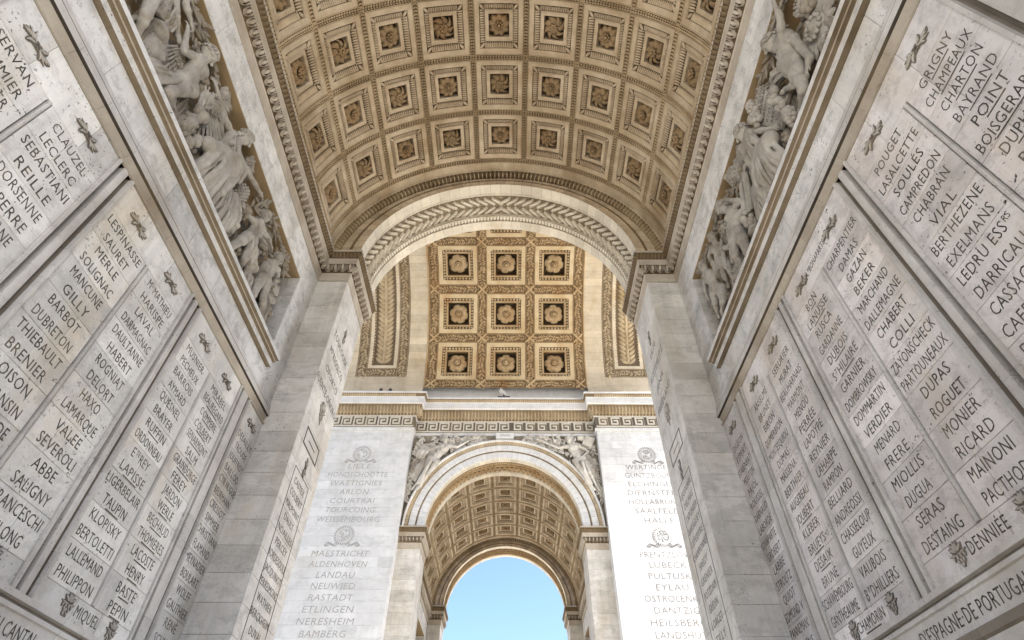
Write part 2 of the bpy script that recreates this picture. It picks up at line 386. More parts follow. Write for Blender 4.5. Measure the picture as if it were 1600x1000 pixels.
# ---- pilasters
def pilaster(label, ya, yb, xf, flip, segs, path, near=True, loc=None):
    t=thing('pilaster',loc,label,'pilaster','pilasters carrying the passage arches')
    kw=dict(parent=t,xf=xf,flip=flip)
    m=MB(); z=0
    while z<13.45:
        z1=min(z+.5,13.5)
        v0=len(m.v)
        x0,x1=-W-.05,-P; c=.006
        m.slab(x0,x1-.004,z+.0025,z1-.0025,-.3,0,fr((0,ya,0),(1,0,0),(0,0,1),(0,-1,0)),random.gauss(.5,.15))
        m.slab(ya+.001,yb-.001,z+.0025,z1-.0025,-.3,0,fr((-P,0,0),(0,1,0),(0,0,1),(1,0,0)),random.gauss(.55,.12))
        m.slab(P+.004,Q+.02,z+.0025,z1-.0025,-.3,0,fr((0,yb,0),(-1,0,0),(0,0,1),(0,1,0)),random.gauss(.5,.15))
        z=z1
    m.build('shaft',[PILM],**kw)
    m=MB(); m.box(-W-.3,-P-.01,ya+.01,yb-.01,0,14.6,None,.5); m.build('core',BACK,**kw)
    m=MB(); impost(m,path,segs); m.build('capital',[CORN,RIBG,TANB],**kw)
    return t
PE=[(-W,YS),(-W,Y0),(-P,Y0),(-P,Y1),(-Q-.05,Y1)]
pl=pilaster('tall stone pilaster left of the near arch, carrying the TOULOUSE list',Y0,Y1,ident,False,[1,2,3],PE,loc=(-4.6,11.1,0))
pr_=pilaster('tall stone pilaster right of the near arch, its inner face in grey shade',Y0,Y1,mirx,True,[1,2,3],PE,loc=(4.6,11.1,0))
inv_=lambda q: Vector((q.x,2*5.28-q.y,q.z))
for sx,lab in ((0,'left'),(1,'right')):
    X=[ident,mirx][sx]; s_=1 if sx else -1
    pilaster('stone pilaster at the near end of the passage, on the %s'%lab,Y0,Y1,comp(inv_,X),sx==0,[1,2,3],PE,loc=(s_*4.6,-.6,0))
    pilaster('pale pilaster %s of the far arch, under a brown-banded capital'%lab,Y0,Y1,comp(X,fary),sx==0,[1,2,3],PE,loc=(s_*4.6,28.9,0))
    pilaster('dark pilaster at the far exit, just %s of the sky'%lab,Y0,Y1,comp(inv_,X,fary),sx==1,[1,2,3],PE,loc=(s_*4.6,40.6,0))
    # front strip of the far pilaster beside the arch (P to Q), seen under the spandrel
# ---- main arch walls flanking the openings
def cylxf(Rad): return lambda q: Vector(((Rad-q.z)*math.sin(q.x/Rad), q.y, (Rad-q.z)*math.cos(q.x/Rad)))
def ring(mb,a0,b0,c0,a1,b1,c1,seg=4,m=0,t=.5):
    for k in range(4):
        A0,B0,A1,B1=(a0,b0,a1,b1) if k%2==0 else (b0,a0,b1,a1)
        for i in range(seg):
            f0,f1=i/seg*2-1,(i+1)/seg*2-1
            mb.add([(A0*f0,-B0,c0),(A0*f1,-B0,c0),(A1*f1,-B1,c1),(A1*f0,-B1,c1)],[(0,1,2,3)],Rz(k*math.pi/2),t,m)
def ringleaves(mb,a0,b0,c0,a1,b1,c1,w,d,m=0,kind='l'):
    for k in range(4):
        A0,B0,A1,B1=(a0,b0,a1,b1) if k%2==0 else (b0,a0,b1,a1)
        up=Vector((0,B0-B1,c1-c0)); H=up.length; up.normalize()
        n=max(1,round(2*A1/w)); ww=2*A1/n
        M=Rz(k*math.pi/2)@fr((-A1,-B0,c0),(1,0,0),up,Vector((1,0,0)).cross(up))
        if kind=='l': leafrow(mb,M,n,ww,H,d,m)
        else:
            for i in range(n): ell(mb,M@T((i+.5)*ww,H*.5,0),ww*.36,H*.42,d,.6,m,SPHL)
        # corner leaf
        leaf(mb,Rz(k*math.pi/2)@T(-a0 if k%2==0 else -b0,-b0 if k%2==0 else -a0,c0)@Rz(math.atan2(B0-B1,A0-A1)),math.hypot(A0-A1,B0-B1),H*.5,d*.9,.55,m)
def petal(mb,M,r0,r1,wd,h,swirl=0,m=0,nu=6,nv=4,wide=False,t=.55):
    v=[];f=[]
    for i in range(nu+1):
        q=i/nu; rad=r0+(r1-r0)*q; wq=wd*math.sin(math.pi*(.18+(.80 if not wide else .60)*q))**.7
        for j in range(nv+1):
            s_=j/nv*2-1; ang=s_*wq/max(rad,.35*r1)+swirl*q*q
            z=h*(.35+.75*math.sin(math.pi*min(1,q*.85+.1)))*(1-.45*s_*s_)-(.5 if wide else .22)*h*(1-abs(s_))**3*math.sin(math.pi*q)
            if swirl: z+=h*.35*s_
            v.append((rad*math.cos(ang),rad*math.sin(ang),z))
    n=nv+1
    for i in range(nu):
        for j in range(nv): f.append((i*n+j,(i+1)*n+j,(i+1)*n+j+1,i*n+j+1))
    mb.add(v,f,M,t,m)
def rosette(kind, rad, h):
    mb=MB()
    if kind=='star':
        for k in range(9): petal(mb,Rz(k*2*math.pi/9),rad*.25,rad,rad*.30,h)
        for k in range(9): petal(mb,Rz((k+.5)*2*math.pi/9)@T(0,0,-h*.35),rad*.4,rad*.95,rad*.2,h*.7)
        for k in range(8): ell(mb,Rz(k*math.pi/4)@T(rad*.27,0,h*.95),rad*.085,rad*.085,rad*.09,.75)
        ell(mb,T(0,0,h),rad*.14,rad*.14,rad*.14,.75)
    elif kind=='swirl':
        for k in range(8): petal(mb,Rz(k*math.pi/4),rad*.22,rad*1.02,rad*.34,h,1.0)
        for k in range(8): petal(mb,Rz(k*math.pi/4)@T(0,0,h*.85),rad*.08,rad*.42,rad*.12,h*.35,0)
        ell(mb,T(0,0,h*1.15),rad*.1,rad*.1,rad*.1,.75)
    else:
        for k in range(6): petal(mb,Rz((k+.5)*math.pi/3),rad*.2,rad*1.02,rad*.49,h,0,nv=6,wide=True)
        for k in range(6): petal(mb,Rz(k*math.pi/3)@T(0,0,-h*.6),rad*.4,rad*.92,rad*.25,h*.8,0)
        def disc(r,z0,z1,n=16,tt=.5,mm=0):
            v=[(r*math.cos(2*math.pi*i/n),r*math.sin(2*math.pi*i/n),z) for z in (z0,z1) for i in range(n)]
            mb.add(v,[(i,(i+1)%n,n+(i+1)%n,n+i) for i in range(n)]+[tuple(range(n,2*n))],None,tt,mm)
        disc(rad*.37,0,h*1.0,6,.25,1); disc(rad*.29,0,h*1.2,16,.7); disc(rad*.2,0,h*1.22,16,.15,1); disc(rad*.13,0,h*1.5,12,.7)
    return mb
def herring(mb,L,w,step,h,ang=.62,m=0,gm=1):   # braided laurel strip along +x, centred, on ground
    n=int(L/step); st=L/n
    seg=max(1,int(L/.25))
    for i in range(seg): mb.add([(i*L/seg,-w/2,0.004),((i+1)*L/seg,-w/2,0.004),((i+1)*L/seg,w/2,0.004),(i*L/seg,w/2,0.004)],[(0,1,2,3)],None,.4,gm)
    for i in range(n):
        for sg in (-1,1):
            mb.add(DIA[0],DIA[1],T(i*st,sg*w*.03,.004)@Rz(sg*ang)@Sc(w*.66,step*.60,h),.6,m)
    for sg in (-1,1):
        for i in range(seg): mb.add([(i*L/seg,sg*(w/2+.012),.02),((i+1)*L/seg,sg*(w/2+.012),.02),((i+1)*L/seg,sg*(w/2),.0),(i*L/seg,sg*w/2,.0),(i*L/seg,sg*(w/2+.024),.0),((i+1)*L/seg,sg*(w/2+.024),.0)],[(0,1,2,3),(4,5,1,0)],None,.6,m)
DTH=R(18.6); CU=DTH*VR/2; CV=1.71/2; RW=.075
def small_vault(name, label, ycen, ymap, loc, rows=range(5)):
    t=thing(name,loc,label,'vault')
    # shell
    m=MB(); 
    for i in range(40):
        a0,a1=-math.pi/2+math.pi*i/40,-math.pi/2+math.pi*(i+1)/40
        pts=[]
        for y in (ymap(YB),ymap(Y1)):
            for a in (a0,a1): pts.append((math.sin(a)*(VR+.42),y,VC+math.cos(a)*(VR+.42)))
        m.add(pts,[(0,1,3,2)],None,.5)
    m.build('shell',BACK,t)
    return t
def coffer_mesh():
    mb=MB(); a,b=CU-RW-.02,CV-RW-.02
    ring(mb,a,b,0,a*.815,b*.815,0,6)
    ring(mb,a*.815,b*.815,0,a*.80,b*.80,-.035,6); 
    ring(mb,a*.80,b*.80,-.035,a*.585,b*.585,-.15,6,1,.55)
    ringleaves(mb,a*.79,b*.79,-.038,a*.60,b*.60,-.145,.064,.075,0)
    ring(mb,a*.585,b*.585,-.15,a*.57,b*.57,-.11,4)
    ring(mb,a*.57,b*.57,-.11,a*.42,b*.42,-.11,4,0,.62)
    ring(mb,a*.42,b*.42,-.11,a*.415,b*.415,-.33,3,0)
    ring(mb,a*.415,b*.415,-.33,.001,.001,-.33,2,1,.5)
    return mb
cof0=coffer_mesh()
ros=[rosette('star',.335,.23),rosette('swirl',.335,.23)]
rib0=MB(); herring(rib0,13.2*VR*math.pi/13.2*.945,.13,.085,.055); 
CL=13.2*VR*math.pi/13.2*.945
rib0.v=[Vector((q.x-CL/2,q.y,q.z)) for q in rib0.v]
ribl=MB(); herring(ribl,5*1.71,.13,.085,.055)
ribl.v=[Rz(math.pi/2)@Vector((q.x-5*1.71/2,q.y,q.z)) for q in ribl.v]
PALE=MB()
def vault_fill(t, ycen, first=None):
    """coffers, rosettes and laurel ribs of one small vault"""
    global _c0,_r0,_rb,_rl
    WMt=WM[t.name]
    out=[]
    n=0
    for r in range(5):
        for k in range(-4,5):
            M=T(0,ycen+(r-2)*1.71,VC)@Ry(k*DTH)
            kind=(r+k)%2
            if first is None and n==0:
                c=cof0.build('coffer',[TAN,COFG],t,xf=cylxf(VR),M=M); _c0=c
                q=ros[kind].build('rosette',ROSE,None,smooth=True); COL.objects.unlink(q)
                q2=ros[1-kind].build('rosette',ROSE,None,smooth=True); COL.objects.unlink(q2)
                _r0=[q,q2] if kind==0 else [q2,q]
            else:
                c=_c0.copy(); link(c,t,M)
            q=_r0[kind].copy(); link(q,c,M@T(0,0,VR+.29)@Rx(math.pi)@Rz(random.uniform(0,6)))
            n+=1
    for r in range(6):
        M=T(0,ycen+(r-2.5)*1.71,VC)
        if first is None and r==0: c=rib0.build('laurel_rib',[COFL,RIBG],t,xf=cylxf(VR),M=M); _rb=c
        else: c=_rb.copy(); link(c,t,M)
    for k in range(10):
        M=T(0,ycen,VC)@Ry((k-4.5)*DTH)
        if first is None and k==0: c=ribl.build('laurel_rib',[COFL,RIBG],t,xf=cylxf(VR),M=M); _rl=c
        else: c=_rl.copy(); link(c,t,M)
vn=small_vault('coffered_vault','near barrel vault of tan square coffers with brown rosettes, overhead',5.28,lambda y:y,(0,5.28,VC))
vault_fill(vn,5.28)
vf=small_vault('coffered_vault','far barrel vault with small coffers, inside the distant arch above the sky',34.77,lambda y:2*YC-y,(0,34.77,VC))
vault_fill(vf,2*YC-5.28,1)
def vbands(t, xf, flip):
    # flat ring beyond the coffers, then dark leaf ovolo in the corner against the arch face
    m=MB()
    for y0,y1,c0,c1,mm in ((9.63,9.93,0,0,0),(9.93,9.95,0,.03,0),(9.95,10.2,.03,.16,1)):
        n=44
        for i in range(n):
            a0,a1=(-.5+i/n)*math.pi*.985,(-.5+(i+1)/n)*math.pi*.985
            m.add([(a0*VR,y0,c0),(a1*VR,y0,c0),(a1*VR,y1,c1),(a0*VR,y1,c1)],[(0,1,2,3)],None,random.uniform(.4,.6) if mm==0 else .4,mm)
    L=math.pi*VR*.985; n=104
    up=Vector((0,.25,.13)).normalized(); out=Vector((1,0,0)).cross(up)
    eggs(m,fr((-L/2,9.95,.03),(1,0,0),up,out),n,L/n,.27,.06,2,1)
    m.build('end_band',[TAN,RIBG,COFL],t,xf=comp(cylxf(VR),lambda q:q+Vector((0,0,VC)),xf),flip=flip)
vbands(vn,ident,False); vbands(vn,inv_,True)
vbands(vf,fary,True); vbands(vf,comp(inv_,fary),False)
# ---- arches (ring face + soffit)
def arch(label, xf, flip, loc, far=False, exitface=False):
    t=thing('arch',loc,label,'arch')
    kw=dict(parent=t,xf=xf,flip=flip)
    def rp(f,th):   # f 0 inner .. 1 outer
        a=(math.sin(th)*AR,AC+math.cos(th)*AR); b=(math.sin(th)*VR,VC+math.cos(th)*VR)
        return (a[0]+(b[0]-a[0])*f,a[1]+(b[1]-a[1])*f)
    n=45; A=math.pi/2
    m=MB()
    for i in range(n):
        t0,t1=-A+2*A*i/n+.0008,-A+2*A*(i+1)/n-.0008
        tt=random.gauss(.5,.14)
        for f0,f1,y0,y1,mm in ((0,.0,Y0,Y0-.0,0),(0,.30,Y0,Y0,0),(.30,.34,Y0,Y0-.03,0),(.34,.46,Y0-.03,Y0-.03,1),(.46,1.04,Y0-.02,Y0-.02,0)):
            p=[rp(f0,t0),rp(f0,t1),rp(f1,t1),rp(f1,t0)]
            m.add([(p[0][0],y0,p[0][1]),(p[1][0],y0,p[1][1]),(p[2][0],y1,p[2][1]),(p[3][0],y1,p[3][1])],[(0,1,2,3)],None,tt,mm)
    nb=120
    for i in range(nb):
        q=rp(.40,-A+2*A*(i+.5)/nb); ell(m,T(q[0],Y0-.035,q[1]),.032,.035,.032,.6,1,SPHL)
    m.build('arch_face',[TAN,TANB],**kw)
    xs=comp(cylxf(AR),lambda q:q+Vector((0,0,AC)),xf)
    m=MB(); m2=MB(); L=math.pi*AR
    for i in range(36):
        u0,u1=-L/2+L*i/36+.003,-L/2+L*(i+1)/36-.003; tt=random.gauss(.55,.15)
        for s in range(2):
            a,b=u0+(u1-u0)*s/2,u0+(u1-u0)*(s+1)/2
            for v0,v1,c0,c1 in ((10.2,10.55,0,0),(10.55,10.56,0,-.03),(10.56,10.66,-.03,-.03),(10.66,10.67,-.03,-.09)):
                m.add([(a,v0,c0),(b,v0,c0),(b,v1,c1),(a,v1,c1)],[(0,1,2,3)],None,tt,0)
            for v0,v1,c0,c1 in ((11.72,11.73,-.05,0),(11.73,12.08,0,0)):
                m2.add([(a,v0,c0),(b,v0,c0),(b,v1,c1),(a,v1,c1)],[(0,1,2,3)],None,tt,0)
    m.build('soffit',PALEA,parent=t,xf=xs,flip=flip); m2.build('soffit_edge',PALEA,parent=t,xf=xs,flip=flip)
    m=MB()
    for i in range(60):
        u0,u1=-L/2+L*i/60,-L/2+L*(i+1)/60
        m.add([(u0,10.66,-.09),(u1,10.66,-.09),(u1,11.46,-.09),(u0,11.46,-.09)],[(0,1,2,3)],None,.4,2)
        m.add([(u0,11.46,-.09),(u1,11.46,-.09),(u1,11.5,.0),(u0,11.5,.0)],[(0,1,2,3)],None,.5,0)
        m.add([(u0,11.5,.0),(u1,11.5,.0),(u1,11.72,-.05),(u0,11.72,-.05)],[(0,1,2,3)],None,.4,1)
    nb=round(L/.085)
    for i in range(nb): ell(m,T(-L/2+(i+.5)*L/nb,10.61,-.03),.03,.03,.03,.6,0,SPHL)
    # two running guilloche scrolls: interlaced ribbons round bosses
    NS=48; lam=L/NS
    for row,(vc,amp) in enumerate(((10.90,.15),(11.28,.13))):
        hw0=.05 if row==0 else .043
        for i in range(-1,NS+1):
            u0=-L/2+(i+.5)*lam; mr=1 if u0<0 else -1; pv=None
            P_=[]
            for k in range(13):
                t_=k/12; a=math.pi*(t_*1.5-.75)      # S stroke whose ends curl round the bosses
                P_.append((u0+mr*(lam*1.75*(t_-.5)+.075*math.sin(2*a)), vc+(1 if row==0 else -1)*amp*math.sin(a)*1.02, .06-.085*t_))
            for k in range(13):
                x0,y0,_=P_[max(0,k-1)]; x1,y1,_=P_[min(12,k+1)]; l=math.hypot(x1-x0,y1-y0) or 1; nx,ny=-(y1-y0)/l,(x1-x0)/l
                u,v,z=P_[k]; hw=hw0*(.55+.45*math.sin(math.pi*(k+1)/14))
                cur=[(u-nx*hw,v-ny*hw,-.09),(u-nx*hw*.8,v-ny*hw*.8,z-.012),(u-nx*hw*.15,v-ny*hw*.15,z-.04),(u+nx*hw*.15,v+ny*hw*.15,z-.04),(u+nx*hw*.8,v+ny*hw*.8,z-.012),(u+nx*hw,v+ny*hw,-.09)]
                if pv: m.add(pv+cur,[(j,6+j,7+j,j+1) for j in range(5)],None,.65,0)
                pv=cur
        for i in range(2*NS):
            ell(m,T(-L/2+(i+.5)*lam,vc,-.05),.055,.055,.05,.75,0)
            for sg in (-1,1): ell(m,T(-L/2+(i)*lam,vc+sg*(amp+.0),-.055),.028,.028,.03,.6,0,SPHL)
            if i>=NS: break
        for i in range(NS):
            for k in range(3):
                leaf(m,T(-L/2+(i+1)*lam,vc-amp*.2 if row else vc+amp*.2,-.06)@Rz((k-1)*.6+(math.pi/2 if row==0 else -math.pi/2)),.14,.06,.04,.6,0,LEAF3)
    nl=round(L/.12); up=Vector((0,.22,-.05)).normalized()
    leafrow(m,fr((-L/2,11.5,.0),(1,0,0),up,Vector((1,0,0)).cross(up)),nl,L/nl,.215,.05,0)
    m.build('guilloche_band',[PALEA if not far else GOLD,TANB if not far else GOLDB,OCHRE if not far else GOLDB],parent=t,xf=xs,flip=flip,smooth=False)
    # backing ring so no light leaks
    m=MB()
    for i in range(30):
        t0,t1=-A+2*A*i/30,-A+2*A*(i+1)/30
        p=lambda rr_,th,y:(math.sin(th)*rr_,y,AC+math.cos(th)*rr_)
        m.add([p(AR+.12,t0,Y0+.02),p(AR+.12,t1,Y0+.02),p(AR+.12,t1,Y1-.02),p(AR+.12,t0,Y1-.02)],[(0,1,2,3)],None,.5)
    m.build('core',BACK,**kw)
    return t
ae=arch('near round arch with a guilloche soffit, framing the big golden vault',ident,False,(0,11.1,AC))
arch('round arch overhead at the near end of the passage',inv_,True,(0,-.6,AC))
af=arch('far round arch with golden guilloche soffit under the winged figures',fary,True,(0,28.9,AC),True)
ax=arch('last round arch at the exit, edging the blue sky',comp(inv_,fary),False,(0,40.6,AC),True)
# exit face outward and entrance outward are not seen
# ================================================================ the main vault
def plate_with_arch(mb, y, r, zt, xq, t=.5, m=0, n=40):
    for i in range(n):
        a0,a1=-math.pi/2+math.pi*i/n,-math.pi/2+math.pi*(i+1)/n
        def outp(a):
            dx,dz=math.sin(a),math.cos(a)
            k=min(xq/abs(dx) if abs(dx)>1e-6 else 1e9,(zt-AC)/dz if dz>1e-6 else 1e9); return (dx*k,y,AC+dz*k)
        p0=(math.sin(a0)*r,y,AC+math.cos(a0)*r);p1=(math.sin(a1)*r,y,AC+math.cos(a1)*r)
        mb.add([p0,p1,outp(a1),outp(a0)],[(0,1,2,3)],None,t,m)
t=thing('attic',(0,YC,30),'upper mass of the monument above the vaults','building')
m=MB(); m.box(-XO,XO,YB,11.9,20.3,50,None,.5); m.box(-XO,XO,11.9,28.2,31.6,50,None,.5); m.box(-XO,XO,28.2,41.57,20.75,50,None,.5)
plate_with_arch(m,12.085,AR+.06,20.4,5.6); plate_with_arch(m,YFA+.06,AR+.1,20.8,5.6)
m.build('core',WHITE,t)
mw=MB()
for sx in (-1,1):
    mw.box(min(sx*Q,sx*XO),max(sx*Q,sx*XO),12.59,12.68,0,23.2,None,.6)
mw.box(-XO,XO,12.0,12.1,20.4,23.2,None,.6)
mw.build('pier_face',WHITE,t)
gv=thing('grand_vault',(0,YC,MZ),'great barrel vault with large golden coffers and round rosettes, beyond the near arch','vault')
mxf=cylxf(MR); PHI0=R(-1.2)
def MM(x,phi): return T(x,YC,MZ)@Rx(-phi)@Rz(math.pi/2)
m=MB()
for i in range(44):
    a0,a1=-math.pi/2+math.pi*i/44,-math.pi/2+math.pi*(i+1)/44
    m.add([(x,YC+math.sin(a)*(MR+.75),MZ+math.cos(a)*(MR+.75)) for x in (-XO,XO) for a in (a0,a1)],[(0,1,3,2)],None,.5)
m.build('shell',BACK,gv)
A_,B_=1.31,1.265   # half sizes: along the arc, along the axis
def big_coffer():
    mb=MB()
    ring(mb,A_,B_,0,A_*.80,B_*.80,0,6)
    ring(mb,A_*.80,B_*.80,0,A_*.785,B_*.785,-.04,6)
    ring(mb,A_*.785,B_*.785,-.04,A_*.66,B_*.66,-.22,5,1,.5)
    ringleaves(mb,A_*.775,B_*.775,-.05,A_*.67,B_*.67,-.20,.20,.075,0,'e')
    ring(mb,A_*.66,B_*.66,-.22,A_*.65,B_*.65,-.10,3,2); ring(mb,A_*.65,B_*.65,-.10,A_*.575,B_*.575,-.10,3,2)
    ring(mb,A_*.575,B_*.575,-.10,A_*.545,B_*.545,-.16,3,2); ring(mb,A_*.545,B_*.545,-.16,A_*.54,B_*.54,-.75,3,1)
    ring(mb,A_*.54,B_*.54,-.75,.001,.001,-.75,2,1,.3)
    return mb
CREAM = stone('cream_coffer_stone', (.55,.455,.31), (.44,.335,.195), (.37,.22,.085), .65, .2, .05, .25)
bc=big_coffer(); br=rosette('round',.62,.34); bc0=br0=None
def foliage(mb, L, w, x0=0, seed=0):
    rd=random.Random(seed); n=max(1,int(L/.3))
    for i in range(n):
        a,b=x0+L*i/n,x0+L*(i+1)/n
        mb.add([(a,-w/2,0),(b,-w/2,0),(b,w/2,0),(a,w/2,0)],[(0,1,2,3)],None,.45,1)
    k=int(L/.085)
    for i in range(k):
        for sg in (-1,1): mb.add(DIA[0],DIA[1],T(x0+(i+.1)*L/k,sg*(w/2-.05),0)@Sc(L/k*.8,.075,.05),.65,0)
    k=int(L/.13)
    for i in range(k):
        x=x0+(i+.5)*L/k; wob=.05*math.sin(x*5.2)
        for sg in (-1,1):
            leaf(mb,T(x+rd.uniform(-.03,.03),wob+sg*.015,.0)@Rz(sg*rd.uniform(.5,1.25)),(w-.2)*rd.uniform(.45,.62),.10,.07,rd.uniform(.3,.8),0,LEAF3)
        if i%3==0: ell(mb,T(x,wob,.03),.035,.035,.04,.8,0,SPHL)
DPH=R(24.6)
for r in range(-3,4):
    for c in (-1,0,1):
        M=MM(c*3.17,r*DPH+PHI0)
        if bc0 is None:
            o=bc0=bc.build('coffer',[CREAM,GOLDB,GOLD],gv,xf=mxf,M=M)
            br0=br.build('rosette',[GOLD,GOLDB],None,smooth=True); COL.objects.unlink(br0)
        else: o=bc0.copy(); link(o,gv,M)
        q=br0.copy(); link(q,o,M@T(0,0,MR+.47)@Rx(math.pi)@Rz(random.uniform(0,1)))
AL=7*DPH*MR+.64
ra=None
for k,x in enumerate((-4.755,-1.585,1.585,4.755)):
    m=MB(); foliage(m,AL,.64,-AL/2,k)
    for j in range(-3,5):
        u=(j-.5)*DPH*MR
        for sg in (-1,1): m.add(*((lambda w_:([(-.42,-w_,.05),(.42,-w_,.05),(.42,w_,.05),(-.42,w_,.05),(-.42,0,.1),(.42,0,.1)],[(0,1,5,4),(4,5,2,3)]))(.06)),T(u,0,0)@Rz(sg*math.pi/4),.9,0)
    m.build('carved_rib',[GOLD,GOLDB],gv,xf=mxf,M=MM(x,PHI0))
    if k in (0,3):
        m=MB(); s=-1 if k==0 else 1
        for i in range(70):
            a,b=-AL/2+AL*i/70,-AL/2+AL*(i+1)/70
            y0=.33; m.add([(a,y0,0),(b,y0,0),(b,y0+.06,.07),(a,y0+.06,.07),(a,y0+.12,.0),(b,y0+.12,0)],[(0,1,2,3),(3,2,5,4)],None,.6)
        m.build('edge_moulding',GOLD,gv,xf=mxf,M=MM(x,PHI0)@(Matrix.Identity(4) if s<0 else Sc(1,-1,1)))
for j in range(-3,5):
    for c in (-1,0,1):
        m=MB(); mm=MB(); foliage(mm,2.53,.64,-1.265,j*3+c)
        m.add([Rz(math.pi/2)@q+Vector((0,-c*3.17,0)) for q in mm.v],mm.f); m.t[-len(mm.f):]=mm.t; m.m[-len(mm.f):]=mm.m
        m.build('carved_rib',[GOLD,GOLDB],gv,xf=mxf,M=MM(0,(j-.5)*DPH+PHI0))
def arcband(mb,x0,x1,ph0,ph1,step=.5,c=0,jit=True,m=0,c1=None):
    n=max(1,round((ph1-ph0)*MR/step))
    for i in range(n):
        a,b=MR*(ph0+(ph1-ph0)*i/n)+.003,MR*(ph0+(ph1-ph0)*(i+1)/n)-.003
        mb.add([(a,-x0,c),(b,-x0,c),(b,-x1,c if c1 is None else c1),(a,-x1,c if c1 is None else c1)],[(0,1,2,3)],None,random.gauss(.55,.16) if jit else .5,m)
HP=math.pi/2
for s in (-1,1):
    m=MB()
    b=lambda x0,x1,p0,p1,**k: arcband(m,s*x0,s*x1,p0,p1,**k)
    b(5.2,6.36,-HP,HP); b(9.64,11.0,-HP,HP)
    pe=R(90-9.0); b(6.36,9.64,pe,HP); b(6.36,9.64,-HP,-pe)
    m.build('plain_band',PALEV if 'PALEV' in globals() else WHITE,gv,xf=mxf,M=MM(0,0))
    # sunk side panel: carved brown frame, white fillet with small leaves, long guilloche of leaves
    m=MB()
    for xc in (6.72,9.28):
        mm=MB(); foliage(mm,2*pe*MR,.70,-pe*MR,int(xc)); m.add([q+Vector((0,-s*xc,0)) for q in mm.v],mm.f); m.t[-len(mm.f):]=mm.t; m.m[-len(mm.f):]=mm.m
    for sg in (-1,1):
        mm=MB(); foliage(mm,1.86,.62,-.93,5); m.add([Rz(HP)@q+Vector((sg*(pe*MR-.31),-s*8.0,0)) for q in mm.v],mm.f); m.t[-len(mm.f):]=mm.t; m.m[-len(mm.f):]=mm.m
    m.build('carved_frame',[GOLD2,GOLDB2],gv,xf=mxf,M=MM(0,0))
    m=MB(); u1=pe*MR-.62
    for sg in (-1,1):
        for i in range(46):
            a,c_=-u1+2*u1*i/46,-u1+2*u1*(i+1)/46-.004
            e=8.0+sg*.93; f=8.0+sg*.72; h=8.0+sg*.66
            m.add([(a,-s*e,.0),(c_,-s*e,.0),(c_,-s*f,.0),(a,-s*f,.0),(a,-s*h,-.14),(c_,-s*h,-.14)],[(0,1,2,3),(3,2,5,4)],None,random.gauss(.6,.1))
        k=int(2*u1/.2)
        for i in range(k): ell(m,T(-u1+(i+.5)*2*u1/k,-s*(8.0+sg*.69),-.06),.07,.05,.06,.4,1,SPHL)
        m.add([(sg*u1,-s*8-.93,0),(sg*u1,-s*8+.93,0),(sg*(u1-.2),-s*8+.72,0),(sg*(u1-.2),-s*8-.72,0),(sg*(u1-.26),-s*8+.7,-.14),(sg*(u1-.26),-s*8-.7,-.14)],[(0,1,2,3),(3,2,4,5)],None,.6)
    m.build('inner_frame',[PALEV,GOLDB2],gv,xf=mxf,M=MM(0,0))
    m=MB(); u2=u1-.26
    for i in range(46): 
        a,c_=-u2+2*u2*i/46,-u2+2*u2*(i+1)/46; m.add([(a,-s*8-.7,-.15),(c_,-s*8-.7,-.15),(c_,-s*8+.7,-.15),(a,-s*8+.7,-.15)],[(0,1,2,3)],None,.4,1)
    k=int(2*u2/.30)
    for i in range(k):
        u=-u2+(i+.5)*2*u2/k; sg2=-1 if u>0 else 1
        for lay,(off,ang,L_,w_) in enumerate(((-.30,.55,.62,.27),(.30,-.55,.62,.27),(0,0,.5,.24))):
            leaf(m,T(u,-s*8+off*.12,-.15+.02*lay)@Rz((0 if sg2>0 else math.pi))@Rz(-ang*1.6 if sg2>0 else ang*1.6),L_,w_,.13,random.uniform(.4,.75),0)
        ell(m,T(u,-s*8,-.05),.05,.05,.05,.8,0,SPHL)
    m.build('leaf_guilloche',[GOLD2,GOLDB2],gv,xf=mxf,M=MM(0,0))
# ================================================================ far wall
ew=thing('entablature',(0,YFA,20.2),'stone entablature with a black and white Greek key frieze across the far wall','entablature')
EP=[(-XO,YF),(-Q,YF),(-Q,YFA),(Q,YFA),(Q,YF),(XO,YF)]
EPR=[(0,20.2),(.10,20.2),(.10,20.36),(.05,20.37),(.05,21.15),(.08,21.18),(.10,21.22),(.40,21.83),(.49,21.86),(.5,21.88),(.5,22.26),(.52,22.3),(.6,22.5),(.62,22.52),(.62,22.62),(-.1,22.75)]
m=MB(); m.sweep(EP,EPR,.55); 
for i in range(len(m.f)):
    j=i%(len(EPR)-1); m.m[i]=1 if j in (6,11) else (2 if j==3 else 0)
m.build('stonework',[WHITE,TANB,KEYG],ew)
def estrip(fn):
    for i in range(5):
        p=[Vector(EP[i]),Vector(EP[i+1])]; d=(p[1]-p[0]); L=d.length; d.normalize(); nn=Vector((d.y,-d.x)); fn(i,p[0],p[1],d,nn,L)
